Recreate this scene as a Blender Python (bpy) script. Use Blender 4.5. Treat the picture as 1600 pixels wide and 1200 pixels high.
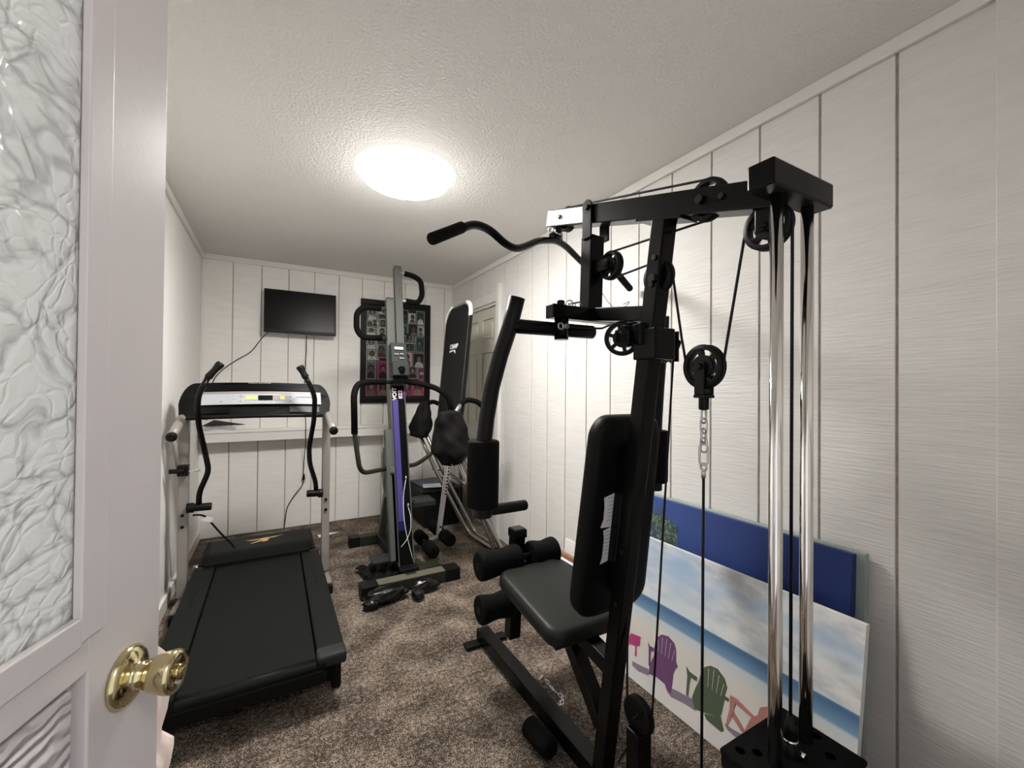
import bpy, bmesh, math, random
from mathutils import Vector, Matrix
random.seed(7)
PI = math.pi
scn = bpy.context.scene
for o in list(bpy.data.objects): bpy.data.objects.remove(o, do_unlink=True)

# ------------------------------------------------------------------ camera
HC = 1.25; FPX = 660.0
yaw, pitch, roll = math.radians(29.4), math.radians(0.5), math.radians(0.5)
fw = Vector((math.sin(yaw)*math.cos(pitch), math.cos(yaw)*math.cos(pitch), math.sin(pitch)))
rt = Vector((math.cos(yaw), -math.sin(yaw), 0)); up = rt.cross(fw)
rt2 = math.cos(roll)*rt + math.sin(roll)*up; up2 = -math.sin(roll)*rt + math.cos(roll)*up
cam_d = bpy.data.cameras.new('camera'); cam = bpy.data.objects.new('camera', cam_d)
scn.collection.objects.link(cam)
cam.matrix_world = Matrix(((rt2.x, up2.x, -fw.x, 0), (rt2.y, up2.y, -fw.y, 0), (rt2.z, up2.z, -fw.z, HC), (0, 0, 0, 1)))
cam_d.sensor_fit = 'HORIZONTAL'; cam_d.sensor_width = 36.0; cam_d.lens = FPX/1600*36.0
cam_d.clip_start = 0.02; cam_d.clip_end = 60
scn.camera = cam
# ------------------------------------------------------------------ world and exposure
w = bpy.data.worlds.new('world'); scn.world = w; w.use_nodes = True
w.node_tree.nodes['Background'].inputs[0].default_value = (0.93, 0.95, 1.0, 1)
w.node_tree.nodes['Background'].inputs[1].default_value = 1.1
vs = scn.view_settings
vs.view_transform = 'Standard'; vs.look = 'None'; vs.gamma = 1.0; vs.use_curve_mapping = False
vs.exposure = 0.0
LAMP_STRENGTH = 124.0
HALL_WATTS = 11.0

# ------------------------------------------------------------------ room numbers
XL, XR, YN, YB, H = -0.52, 1.636, -0.06, 4.198, 2.319

# ------------------------------------------------------------------ materials
def mat(name, col, rough=0.5, metal=0.0, spec=0.5, coat=0.0, noise=None, bump=None, emit=None, sheen=0.0):
    m = bpy.data.materials.new(name); m.use_nodes = True
    nt = m.node_tree; b = nt.nodes['Principled BSDF']
    b.inputs['Base Color'].default_value = (*col, 1); b.inputs['Roughness'].default_value = rough
    b.inputs['Metallic'].default_value = metal; b.inputs['Specular IOR Level'].default_value = spec
    b.inputs['Coat Weight'].default_value = coat; b.inputs['Coat Roughness'].default_value = 0.12
    if sheen: b.inputs['Sheen Weight'].default_value = sheen
    if emit:
        b.inputs['Emission Color'].default_value = (*emit[0], 1); b.inputs['Emission Strength'].default_value = emit[1]
    tc = nt.nodes.new('ShaderNodeTexCoord')
    def mapped(scale):
        mp = nt.nodes.new('ShaderNodeMapping'); nt.links.new(tc.outputs['Object'], mp.inputs[0])
        mp.inputs['Scale'].default_value = scale if isinstance(scale, tuple) else (scale,)*3
        return mp
    if noise:   # (scale, amount, detail)
        mp = mapped(noise[0]); n = nt.nodes.new('ShaderNodeTexNoise'); n.inputs['Scale'].default_value = 1
        n.inputs['Detail'].default_value = noise[2] if len(noise) > 2 else 4
        nt.links.new(mp.outputs[0], n.inputs['Vector'])
        mr = nt.nodes.new('ShaderNodeMapRange'); mr.inputs['From Min'].default_value = .3; mr.inputs['From Max'].default_value = .7
        mr.inputs['To Min'].default_value = 1-noise[1]; mr.inputs['To Max'].default_value = 1+noise[1]
        nt.links.new(n.outputs['Fac'], mr.inputs['Value'])
        mx = nt.nodes.new('ShaderNodeVectorMath'); mx.operation = 'SCALE'; mx.inputs[0].default_value = col
        nt.links.new(mr.outputs[0], mx.inputs['Scale']); nt.links.new(mx.outputs[0], b.inputs['Base Color'])
    if bump:    # (scale, strength, distance, detail)
        mp = mapped(bump[0]); n = nt.nodes.new('ShaderNodeTexNoise'); n.inputs['Scale'].default_value = 1
        n.inputs['Detail'].default_value = bump[3] if len(bump) > 3 else 3
        nt.links.new(mp.outputs[0], n.inputs['Vector'])
        bp = nt.nodes.new('ShaderNodeBump'); bp.inputs['Strength'].default_value = bump[1]; bp.inputs['Distance'].default_value = bump[2]
        nt.links.new(n.outputs['Fac'], bp.inputs['Height']); nt.links.new(bp.outputs[0], b.inputs['Normal'])
    return m

M = {}
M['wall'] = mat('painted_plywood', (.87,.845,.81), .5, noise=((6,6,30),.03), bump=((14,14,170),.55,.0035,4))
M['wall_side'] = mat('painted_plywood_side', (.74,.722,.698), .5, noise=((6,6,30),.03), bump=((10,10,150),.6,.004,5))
M['wall_smooth'] = mat('smooth_white_wall', (.87,.855,.825), .5, bump=(60,.15,.002))
M['groove_light'] = mat('groove_painted', (.56,.52,.48), .7)
M['groove'] = mat('groove_wood', (.42,.36,.31), .7, noise=(30,.2))
M['trim'] = mat('white_trim', (.80,.77,.74), .4, bump=(80,.1,.001))
M['ceiling'] = mat('textured_ceiling', (.81,.79,.76), .8, bump=(95,.75,.007,4))
M['door_beige'] = mat('cream_door', (.66,.63,.54), .45)
M['door_white'] = mat('door_enamel', (.60,.555,.55), .3, bump=(140,.12,.0015,3), noise=(5,.02))
M['gloss_black'] = mat('gloss_black_paint', (.003,.003,.003), .25, spec=.14)
M['black'] = mat('black_plastic', (.004,.004,.004), .42, spec=.18)
M['matte_black'] = mat('black_foam', (.0025,.0025,.0025), .8, spec=.1, bump=(400,.3,.001))
M['vinyl'] = mat('black_vinyl', (.010,.0112,.010), .45, spec=.2, bump=(260,.12,.001))
M['vinyl_dark'] = mat('backrest_vinyl', (.003,.0032,.003), .5, spec=.14, bump=(260,.12,.001))
M['cable'] = mat('cable_black', (.005,.005,.006), .45, spec=.2)
M['chrome'] = mat('chrome', (.82,.80,.78), .09, metal=1)
M['steel'] = mat('dull_steel', (.55,.55,.54), .3, metal=1)
M['paper'] = mat('white_paper', (.72,.70,.74), .7)
M['ink'] = mat('grey_ink', (.25,.25,.3), .7)
M['white'] = mat('white_plastic', (.85,.85,.85), .4)
M['brass'] = mat('brass', (.62,.53,.30), .14, metal=1, noise=(25,.12))
M['tm_black'] = mat('treadmill_black', (.005,.0055,.005), .5, spec=.1)
M['tm_belt'] = mat('belt_rubber', (.007,.0077,.007), .75, spec=.12, bump=(350,.35,.001), noise=(250,.25))
M['tm_rail'] = mat('foot_rail_plastic', (.007,.0078,.007), .65, spec=.14, bump=(500,.3,.001))
M['tm_gray'] = mat('light_grey_metal', (.27,.245,.225), .4, metal=.1)
M['tm_silver'] = mat('silver_panel', (.40,.41,.43), .55, spec=.2)
M['yellow'] = mat('yellow_button', (.75,.62,.22), .4)
M['gold'] = mat('gold_print', (.70,.45,.18), .4)
M['screen'] = mat('dark_screen', (.002,.002,.0025), .3, spec=.15)
M['olive'] = mat('grey_olive_paint', (.080,.084,.076), .45, spec=.25)
M['olive_dark'] = mat('dark_olive_paint', (.022,.024,.016), .5, spec=.2)
M['olive_tan'] = mat('foot_top_tan', (.12,.11,.08), .5, spec=.3)
M['blue_print'] = mat('blue_scale_print', (.075,.062,.23), .4, spec=.3)
M['navy'] = mat('navy_print', (.012,.010,.07), .4, spec=.2)
M['pinkink'] = mat('pink_print', (.85,.62,.75), .4)
M['rubber'] = mat('rubber', (.004,.004,.004), .5, spec=.2)
M['cloth_black'] = mat('black_cloth', (.005,.005,.005), .7, spec=.12, bump=(90,.4,.004))
M['glossbag'] = mat('glossy_black_plastic', (.004,.004,.004), .26, spec=.35)
M['tube_gray'] = mat('grey_tube', (.36,.34,.31), .25, metal=.85)
M['shaft'] = mat('shaft_grey', (.42,.40,.40), .4, metal=.3)
M['bed'] = mat('bed_nylon', (.009,.009,.0095), .6, spec=.2, bump=(600,.3,.001), noise=(8,.3))
M['hole'] = mat('hole_dark', (.0005,.0005,.0005), 1, spec=0)
M['frame_black'] = mat('frame_black', (.004,.004,.004), .4, spec=.2)
M['blue_folder'] = mat('blue_folder', (.02,.04,.11), .4)
M['bin'] = mat('bin_black', (.005,.005,.0055), .5, spec=.2)
M['grey_plate'] = mat('grey_plate', (.022,.024,.023), .55, spec=.2)
M['wood'] = mat('reddish_wood', (.32,.16,.09), .5, noise=((8,60,60),.2))
M['cloth_pink'] = mat('pinkish_white_cloth', (.82,.68,.62), .8, bump=(300,.2,.001))
M['stretcher'] = mat('stretcher_edge', (.30,.36,.35), .7)
M['beige_canvas_edge'] = mat('canvas_edge', (.72,.71,.66), .7)

def frosted():
    m = mat('frosted_feather_glass', (.62,.64,.61), .25)
    nt = m.node_tree; b = nt.nodes['Principled BSDF']
    tc = nt.nodes.new('ShaderNodeTexCoord')
    n0 = nt.nodes.new('ShaderNodeTexNoise'); n0.inputs['Scale'].default_value = 7; n0.inputs['Detail'].default_value = 3
    nt.links.new(tc.outputs['Object'], n0.inputs['Vector'])
    ad = nt.nodes.new('ShaderNodeVectorMath'); ad.operation = 'MULTIPLY_ADD'; ad.inputs[1].default_value = (.16,.16,.16)
    nt.links.new(n0.outputs['Color'], ad.inputs[0]); nt.links.new(tc.outputs['Object'], ad.inputs[2])
    v = nt.nodes.new('ShaderNodeTexVoronoi'); v.feature = 'DISTANCE_TO_EDGE'; v.inputs['Scale'].default_value = 19
    nt.links.new(ad.outputs[0], v.inputs['Vector'])
    v2 = nt.nodes.new('ShaderNodeTexVoronoi'); v2.feature = 'DISTANCE_TO_EDGE'; v2.inputs['Scale'].default_value = 52
    nt.links.new(ad.outputs[0], v2.inputs['Vector'])
    n3 = nt.nodes.new('ShaderNodeTexNoise'); n3.inputs['Scale'].default_value = 110; n3.inputs['Detail'].default_value = 4
    nt.links.new(tc.outputs['Object'], n3.inputs['Vector'])
    def mr(src, a, bb, c, d):
        r = nt.nodes.new('ShaderNodeMapRange'); nt.links.new(src, r.inputs['Value'])
        for k, val in zip(('From Min','From Max','To Min','To Max'), (a, bb, c, d)): r.inputs[k].default_value = val
        return r.outputs[0]
    def math_(op, a, bb):
        q = nt.nodes.new('ShaderNodeMath'); q.operation = op
        for i, s in enumerate((a, bb)):
            if isinstance(s, float): q.inputs[i].default_value = s
            else: nt.links.new(s, q.inputs[i])
        return q.outputs[0]
    h = math_('ADD', math_('MULTIPLY', mr(v.outputs[0], 0, .16, 0, 1), .6), math_('MULTIPLY', mr(v2.outputs[0], 0, .18, 0, 1), .35))
    h = math_('ADD', h, math_('MULTIPLY', n3.outputs['Fac'], .3))
    bp = nt.nodes.new('ShaderNodeBump'); bp.inputs['Strength'].default_value = .55; bp.inputs['Distance'].default_value = .004
    nt.links.new(h, bp.inputs['Height']); nt.links.new(bp.outputs[0], b.inputs['Normal'])
    cr = nt.nodes.new('ShaderNodeValToRGB'); nt.links.new(h, cr.inputs[0])
    cr.color_ramp.elements[0].position = .1; cr.color_ramp.elements[0].color = (.50,.51,.49,1)
    cr.color_ramp.elements[1].position = .75; cr.color_ramp.elements[1].color = (.84,.85,.82,1)
    nt.links.new(cr.outputs[0], b.inputs['Base Color'])
    return m
M['frosted'] = frosted()

def embossed():
    m = mat('embossed_leaf_panel', (.56,.53,.53), .35)
    nt = m.node_tree; b = nt.nodes['Principled BSDF']; tc = nt.nodes.new('ShaderNodeTexCoord')
    wv = nt.nodes.new('ShaderNodeTexWave'); wv.inputs['Scale'].default_value = 24; wv.inputs['Distortion'].default_value = 9
    wv.inputs['Detail'].default_value = 2; wv.inputs['Detail Scale'].default_value = .8; wv.bands_direction = 'Z'
    nt.links.new(tc.outputs['Object'], wv.inputs['Vector'])
    bp = nt.nodes.new('ShaderNodeBump'); bp.inputs['Strength'].default_value = .7; bp.inputs['Distance'].default_value = .006
    nt.links.new(wv.outputs['Fac'], bp.inputs['Height']); nt.links.new(bp.outputs[0], b.inputs['Normal'])
    return m
M['embossed'] = embossed()

def carpet():
    m = mat('brown_carpet', (.1,.08,.06), .95, spec=.1)
    nt = m.node_tree; b = nt.nodes['Principled BSDF']; tc = nt.nodes.new('ShaderNodeTexCoord')
    n1 = nt.nodes.new('ShaderNodeTexNoise'); n1.inputs['Scale'].default_value = 210; n1.inputs['Detail'].default_value = 3; n1.inputs['Roughness'].default_value = .75
    n2 = nt.nodes.new('ShaderNodeTexNoise'); n2.inputs['Scale'].default_value = 6; n2.inputs['Detail'].default_value = 4
    n3 = nt.nodes.new('ShaderNodeTexNoise'); n3.inputs['Scale'].default_value = 60; n3.inputs['Detail'].default_value = 3
    for n in (n1, n2, n3): nt.links.new(tc.outputs['Object'], n.inputs['Vector'])
    a = nt.nodes.new('ShaderNodeMath'); a.operation = 'MULTIPLY_ADD'; a.inputs[1].default_value = 1.05
    nt.links.new(n1.outputs['Fac'], a.inputs[0])
    c = nt.nodes.new('ShaderNodeMath'); c.operation = 'MULTIPLY'; c.inputs[1].default_value = .34; nt.links.new(n2.outputs['Fac'], c.inputs[0])
    d = nt.nodes.new('ShaderNodeMath'); d.operation = 'MULTIPLY_ADD'; d.inputs[1].default_value = .34
    nt.links.new(n3.outputs['Fac'], d.inputs[0]); nt.links.new(c.outputs[0], d.inputs[2]); nt.links.new(d.outputs[0], a.inputs[2])
    r = nt.nodes.new('ShaderNodeValToRGB'); nt.links.new(a.outputs[0], r.inputs[0])
    e = r.color_ramp.elements; e[0].position = .70; e[0].color = (.020,.015,.011,1); e[1].position = 1.0; e[1].color = (.60,.49,.395,1)
    x = e.new(.865); x.color = (.125,.097,.076,1)
    mr = nt.nodes.new('ShaderNodeMapRange'); 
    nt.links.new(r.outputs[0], b.inputs['Base Color'])
    bp = nt.nodes.new('ShaderNodeBump'); bp.inputs['Strength'].default_value = .9; bp.inputs['Distance'].default_value = .012
    nt.links.new(n1.outputs['Fac'], bp.inputs['Height']); nt.links.new(bp.outputs[0], b.inputs['Normal'])
    return m
M['carpet'] = carpet()

def picture_sky(name, kind):
    # what is printed on the canvases; x = along the picture, z = up the picture, in the canvas's own space
    m = mat(name, (.8,.8,.8), .6); nt = m.node_tree; b = nt.nodes['Principled BSDF']
    tc = nt.nodes.new('ShaderNodeTexCoord'); sp = nt.nodes.new('ShaderNodeSeparateXYZ'); nt.links.new(tc.outputs['Object'], sp.inputs[0])
    mp = nt.nodes.new('ShaderNodeMapping'); mp.inputs['Scale'].default_value = (3.2, 1, 9); nt.links.new(tc.outputs['Object'], mp.inputs[0])
    n = nt.nodes.new('ShaderNodeTexNoise'); n.inputs['Scale'].default_value = 1; n.inputs['Detail'].default_value = 6; nt.links.new(mp.outputs[0], n.inputs['Vector'])
    if kind == 'beach':
        def ramp(src, els):
            r = nt.nodes.new('ShaderNodeValToRGB'); nt.links.new(src, r.inputs[0])
            while len(r.color_ramp.elements) > 1: r.color_ramp.elements.remove(r.color_ramp.elements[0])
            r.color_ramp.elements[0].position = els[0][0]; r.color_ramp.elements[0].color = (*els[0][1], 1)
            for p, c in els[1:]:
                q = r.color_ramp.elements.new(p); q.color = (*c, 1)
            return r.outputs[0]
        sc = nt.nodes.new('ShaderNodeMath'); sc.operation = 'DIVIDE'; sc.inputs[1].default_value = .6; nt.links.new(sp.outputs['Z'], sc.inputs[0])
        base = ramp(sc.outputs[0], [(0, (.80,.78,.77)), (.25, (.78,.73,.68)), (.40, (.76,.72,.68)), (.49, (.62,.68,.72)), (.505, (.20,.34,.50)), (.58, (.075,.165,.32)), (.594, (.09,.19,.36)), (.603, (.70,.76,.80)), (.75, (.46,.58,.72)), (1, (.30,.44,.66))])
        # clouds whiten the sky, more to the right of the picture
        ad = nt.nodes.new('ShaderNodeMath'); ad.operation = 'MULTIPLY_ADD'; ad.inputs[1].default_value = .32
        nt.links.new(sp.outputs['X'], ad.inputs[0]); nt.links.new(n.outputs['Fac'], ad.inputs[2])
        cl = nt.nodes.new('ShaderNodeMapRange'); nt.links.new(ad.outputs[0], cl.inputs['Value'])
        cl.inputs['From Min'].default_value = .56; cl.inputs['From Max'].default_value = .86
        gt = nt.nodes.new('ShaderNodeMath'); gt.operation = 'GREATER_THAN'; gt.inputs[1].default_value = .36; nt.links.new(sp.outputs['Z'], gt.inputs[0])
        mu = nt.nodes.new('ShaderNodeMath'); mu.operation = 'MULTIPLY'; nt.links.new(cl.outputs[0], mu.inputs[0]); nt.links.new(gt.outputs[0], mu.inputs[1])
        n2 = nt.nodes.new('ShaderNodeTexNoise'); n2.inputs['Scale'].default_value = 1; n2.inputs['Detail'].default_value = 5
        mp2 = nt.nodes.new('ShaderNodeMapping'); mp2.inputs['Scale'].default_value = (9, 1, 22); nt.links.new(tc.outputs['Object'], mp2.inputs[0]); nt.links.new(mp2.outputs[0], n2.inputs['Vector'])
        cc = ramp(n2.outputs['Fac'], [(.35, (.50,.52,.55)), (.55, (.78,.77,.75)), (.7, (.84,.83,.80))])
        mx = nt.nodes.new('ShaderNodeMixRGB'); nt.links.new(mu.outputs[0], mx.inputs[0]); nt.links.new(base, mx.inputs[1]); nt.links.new(cc, mx.inputs[2])
        nt.links.new(mx.outputs[0], b.inputs['Base Color'])
    else:
        r = nt.nodes.new('ShaderNodeValToRGB'); nt.links.new(sp.outputs['X'], r.inputs[0])
        e = r.color_ramp.elements; e[0].position = .2; e[0].color = (.040,.085,.28,1); e[1].position = .8; e[1].color = (.005,.022,.13,1)
        nt.links.new(r.outputs[0], b.inputs['Base Color'])
    return m
M['beach'] = picture_sky('beach_print', 'beach'); M['bluesky'] = picture_sky('blue_print_canvas', 'blue')
M['art_purple'] = mat('art_purple', (.17,.07,.18), .6); M['art_green'] = mat('art_green', (.09,.13,.075), .6)
M['art_red'] = mat('art_red', (.50,.22,.19), .6); M['art_pink'] = mat('art_pink', (.50,.06,.20), .6)
M['art_shadow'] = mat('art_shadow', (.27,.22,.28), .6); M['art_slat'] = mat('art_slat', (.62,.55,.62), .6)
M['palm'] = mat('palm_green', (.05,.09,.06), .6); M['palm_light'] = mat('palm_light', (.22,.26,.16), .6)

# ------------------------------------------------------------------ mesh helpers
def link(o): scn.collection.objects.link(o); return o
class MB:
    """collects shapes of several materials into ONE mesh object"""
    def __init__(s): s.bm = bmesh.new(); s.mi = 0
    def _tag(s, geom_faces, smooth):
        for f in geom_faces:
            f.material_index = s.mi; f.smooth = smooth
    def box(s, c, size, rot=None, bev=0.0, seg=2):
        t = bmesh.new(); bmesh.ops.create_cube(t, size=1)
        bmesh.ops.scale(t, vec=size, verts=t.verts)
        if bev > 0:
            bmesh.ops.bevel(t, geom=list(t.edges), offset=min(bev, min(size)*.49), segments=seg, profile=.5, affect='EDGES')
        mtx = Matrix.Translation(c) @ (rot.to_4x4() if rot is not None else Matrix())
        s.merge(t, mtx, bev > 0 and seg > 2); return s
    def merge(s, t, mtx, smooth):
        t.transform(mtx); me = bpy.data.meshes.new('tmp'); t.to_mesh(me); t.free()
        n0 = len(s.bm.faces); s.bm.from_mesh(me); bpy.data.meshes.remove(me)
        s.bm.faces.ensure_lookup_table(); s._tag(s.bm.faces[n0:], smooth)
    def bar(s, a, b, wx, wy, up=(0,0,1), bev=.003):
        """rectangular bar from a to b; wx = width sideways, wy = thickness along 'up'"""
        a, b = Vector(a), Vector(b); d = (b-a); L = d.length; d.normalize()
        u = Vector(up); u = (u - d*u.dot(d)); 
        if u.length < 1e-4: u = Vector((0,1,0)) - d*d.y
        u.normalize(); x = d.cross(u).normalized()
        R = Matrix((x, d, u)).transposed()
        s.box((a+b)/2, (wx, L, wy), R, bev); return s
    def cyl(s, a, b, r, r2=None, seg=24, bev=0.0, smooth=True):
        a, b = Vector(a), Vector(b); d = b-a; L = d.length
        t = bmesh.new(); bmesh.ops.create_cone(t, cap_ends=True, segments=seg, radius1=r, radius2=r if r2 is None else r2, depth=L)
        if bev > 0:
            ed = [e for e in t.edges if abs(abs(e.verts[0].co.z)-L/2) < 1e-6 and abs(e.verts[0].co.z-e.verts[1].co.z) < 1e-6]
            bmesh.ops.bevel(t, geom=ed, offset=bev, segments=3, profile=.5, affect='EDGES')
        q = d.to_track_quat('Z', 'Y').to_matrix().to_4x4()
        n = len(s.bm.faces); s.merge(t, Matrix.Translation((a+b)/2) @ q, False)
        s.bm.faces.ensure_lookup_table()
        for f in s.bm.faces[n:]: f.smooth = smooth and (len(f.verts) == 4)
        return s
    def tube(s, pts, r, seg=14, round_=0.0, n=6, closed=False):
        """round bar along a path; corners rounded with radius round_"""
        P = [Vector(p) for p in pts]
        if round_ > 0 and len(P) > 2:
            Q = [P[0]]
            for i in range(1, len(P)-1):
                a, b, c = P[i-1], P[i], P[i+1]
                d1 = (a-b); d2 = (c-b); k = min(round_, d1.length*.48, d2.length*.48)
                s0 = b + d1.normalized()*k; s1 = b + d2.normalized()*k
                for j in range(n+1):
                    t = j/n; Q.append((1-t)**2*s0 + 2*t*(1-t)*b + t*t*s1)
            Q.append(P[-1]); P = Q
        m = len(P); rr = r if isinstance(r, (list, tuple)) else [r]*m
        T = []
        for i in range(m):
            if closed: d = P[(i+1) % m]-P[i-1]
            else: d = P[min(i+1, m-1)]-P[max(i-1, 0)]
            T.append(d.normalized())
        u = T[0].orthogonal().normalized(); rings = []
        for i in range(m):
            u = (u - T[i]*u.dot(T[i])); u.normalize(); v = T[i].cross(u)
            rings.append([s.bm.verts.new(P[i] + rr[i]*(math.cos(2*PI*k/seg)*u + math.sin(2*PI*k/seg)*v)) for k in range(seg)])
        fs = []
        for i in range(m if closed else m-1):
            A, B = rings[i], rings[(i+1) % m]
            off = 0
            if closed and i == m-1:
                off = min(range(seg), key=lambda o: (A[0].co-B[o].co).length)
            for k in range(seg):
                fs.append(s.bm.faces.new((A[k], A[(k+1) % seg], B[(k+1+off) % seg], B[(k+off) % seg])))
        s._tag(fs, True)
        if not closed:
            caps = [s.bm.faces.new(rings[0][::-1]), s.bm.faces.new(rings[-1])]; s._tag(caps, False)
        return s
    def capsule(s, a, b, r, seg=16, e=.5):
        """foam grip: cylinder with rounded ends"""
        a, b = Vector(a), Vector(b); d = (b-a); L = d.length; d.normalize(); k = min(r*e, L*.3); pts = []; rr = []
        for i in range(6):
            t = i/5*PI/2; pts.append(a + d*k*(1-math.cos(t))); rr.append(max(r*(1-e)+r*e*math.sin(t), 1e-4) if i else r*(1-e)*.98+1e-4)
        for i in range(6):
            t = i/5*PI/2; pts.append(b - d*k*(1-math.sin(t))); rr.append(r*(1-e)+r*e*math.cos(t) if i < 5 else r*(1-e)*.98+1e-4)
        s.tube(pts, rr, seg); return s
    def lathe(s, prof, a, d, seg=32):
        """profile [(radius, height)] turned about axis d from point a"""
        a = Vector(a); q = Vector(d).to_track_quat('Z', 'Y').to_matrix(); rings = []
        for r, h in prof:
            rings.append([s.bm.verts.new(a + q @ Vector((max(r,1e-4)*math.cos(2*PI*k/seg), max(r,1e-4)*math.sin(2*PI*k/seg), h))) for k in range(seg)])
        fs = []
        for A, B in zip(rings, rings[1:]):
            for k in range(seg): fs.append(s.bm.faces.new((A[k], A[(k+1) % seg], B[(k+1) % seg], B[k])))
        s._tag(fs, True); return s
    def poly(s, pts, thick=None, smooth=False):
        v = [s.bm.verts.new(p) for p in pts]; f = s.bm.faces.new(v); fs = [f]
        if thick is not None:
            r = bmesh.ops.extrude_face_region(s.bm, geom=[f]); nv = [x for x in r['geom'] if isinstance(x, bmesh.types.BMVert)]
            bmesh.ops.translate(s.bm, vec=Vector(thick), verts=nv)
            vs_ = set(v) | set(nv); fs = [x for x in s.bm.faces if all(q in vs_ for q in x.verts)]
        s._tag(fs, smooth); return s
    def torus(s, c, axis, R, r, seg=32, rs=10, arc=(0, 2*PI)):
        c = Vector(c); q = Vector(axis).to_track_quat('Z', 'Y').to_matrix()
        full = arc[1]-arc[0] >= 2*PI-1e-6; n = seg
        pts = [c + q @ Vector((R*math.cos(arc[0]+(arc[1]-arc[0])*i/(n if full else n-1)), R*math.sin(arc[0]+(arc[1]-arc[0])*i/(n if full else n-1)), 0)) for i in range(n)]
        s.tube(pts, r, rs, closed=full); return s
    def grid(s, fn, nu, nv, closed_u=False):
        V = [[s.bm.verts.new(fn(i/(nu if closed_u else nu-1), j/(nv-1))) for j in range(nv)] for i in range(nu)]
        fs = []
        for i in range(nu if closed_u else nu-1):
            for j in range(nv-1):
                fs.append(s.bm.faces.new((V[i][j], V[(i+1) % nu][j], V[(i+1) % nu][j+1], V[i][j+1])))
        s._tag(fs, True); return s
    def m(s, i): s.mi = i; return s
    def build(s, name, mats, parent=None, loc=None, normals=True):
        if not isinstance(mats, (list, tuple)): mats = [mats]
        if normals: bmesh.ops.recalc_face_normals(s.bm, faces=s.bm.faces)
        me = bpy.data.meshes.new(name); s.bm.to_mesh(me); s.bm.free()
        for q in mats: me.materials.append(q)
        o = bpy.data.objects.new(name, me); link(o)
        if loc is not None:      # world-space shape, origin moved to loc
            me.transform(Matrix.Translation(-Vector(loc))); o.location = loc
        if parent is not None: par(o, parent)
        return o
def _apart(s, name, mats, parent=None):
    """like build, but pieces that stand apart become objects of their own (same name)"""
    bm = s.bm; bm.verts.ensure_lookup_table(); seen = {}; isl = []
    for v in bm.verts:
        if v in seen: continue
        k = len(isl); st = [v]; seen[v] = k; vs_ = [v]
        while st:
            x = st.pop()
            for e in x.link_edges:
                y = e.other_vert(x)
                if y not in seen: seen[y] = k; st.append(y); vs_.append(y)
        isl.append(vs_)
    bb = [[min(v.co[i] for v in q)-.0015 for i in range(3)]+[max(v.co[i] for v in q)+.0015 for i in range(3)] for q in isl]
    grp = list(range(len(isl)))
    for i in range(len(isl)):
        for j in range(i):
            if all(bb[i][a] <= bb[j][a+3] and bb[j][a] <= bb[i][a+3] for a in range(3)):
                gi, gj = grp[i], grp[j]; grp = [gj if g == gi else g for g in grp]
    out = []
    for g in sorted(set(grp)):
        nb_ = MB(); nb_.bm.free(); nb_.bm = bm.copy(); nb_.bm.verts.ensure_lookup_table()
        keep = {v.index for k, q in enumerate(isl) if grp[k] == g for v in q}
        bmesh.ops.delete(nb_.bm, geom=[v for v in nb_.bm.verts if v.index not in keep], context='VERTS')
        out.append(nb_.build(name, mats, parent))
    bm.free(); return out[0]
def _apart_idx(s, *a, **k):
    s.bm.verts.index_update(); return _apart(s, *a, **k)
MB.apart = _apart_idx
def world_of(o):
    m = o.matrix_basis.copy()
    while o.parent: o = o.parent; m = o.matrix_basis @ m
    return m
def par(o, p):
    """parent keeping the world-space shape"""
    o.parent = p
    o.matrix_basis = world_of(p).inverted() @ o.matrix_basis
def thing(name, label, cat, loc, group=None):
    o = bpy.data.objects.new(name, None); link(o); o.location = loc; o.empty_display_size = .05
    o['label'] = label; o['category'] = cat
    if group: o['group'] = group
    return o
def tag(o, label, cat, group=None):
    o['label'] = label; o['category'] = cat
    if group: o['group'] = group
    return o
def struct(o): o['kind'] = 'structure'; return o
def rotm(ax, a): return Matrix.Rotation(a, 3, ax)
def text_mesh(txt, size, depth=.0004, shear=0.0):
    cu = bpy.data.curves.new('lettering', 'FONT'); cu.body = txt; cu.size = size; cu.extrude = depth; cu.align_x = 'CENTER'; cu.align_y = 'CENTER'; cu.shear = shear; cu.offset = size*.02
    o = bpy.data.objects.new('lettering', cu); link(o)
    bpy.context.view_layer.update()
    me = bpy.data.meshes.new_from_object(o.evaluated_get(bpy.context.evaluated_depsgraph_get()))
    bpy.data.objects.remove(o, do_unlink=True); bpy.data.curves.remove(cu)
    return me
def lettering(name, txt, size, origin, xdir, ydir, material, parent, depth=.0004, shear=0.0, sx=1.0):
    me = text_mesh(txt, size, depth, shear); me.name = name
    x = Vector(xdir).normalized(); y = Vector(ydir).normalized(); z = x.cross(y)
    me.transform(Matrix.Scale(sx, 4, (1,0,0)))
    me.transform(Matrix.Translation(origin) @ Matrix((x, y, z)).transposed().to_4x4())
    me.materials.clear(); me.materials.append(material)
    o = bpy.data.objects.new(name, me); link(o); par(o, parent); return o

# ================================================================== SETTING
# floor (room and the hall behind the camera)
b = MB(); b.box(((XL+XR)/2, (YB+YN)/2-.6, -.05), (XR-XL+.4, YB-YN+1.6, .1)); struct(b.build('floor', M['carpet']))
# ceiling
b = MB(); b.box(((XL+XR)/2, (YB+YN)/2, H+.05), (XR-XL+.3, YB-YN+.3, .1)); struct(b.build('ceiling', M['ceiling']))

def boards(lo, hi, seams, put, gw=.008, gd=.005):
    """panelled wall: boards between grooves; put(a,b,depth0,depth1,mi) adds a box"""
    seams = sorted(x for x in seams if lo+.02 < x < hi-.02)
    edges = [lo]+seams+[hi]
    for i in range(len(edges)-1):
        a = edges[i]+(gw/2 if i else 0); c = edges[i+1]-(gw/2 if i < len(edges)-2 else 0)
        put(a, c)
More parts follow.
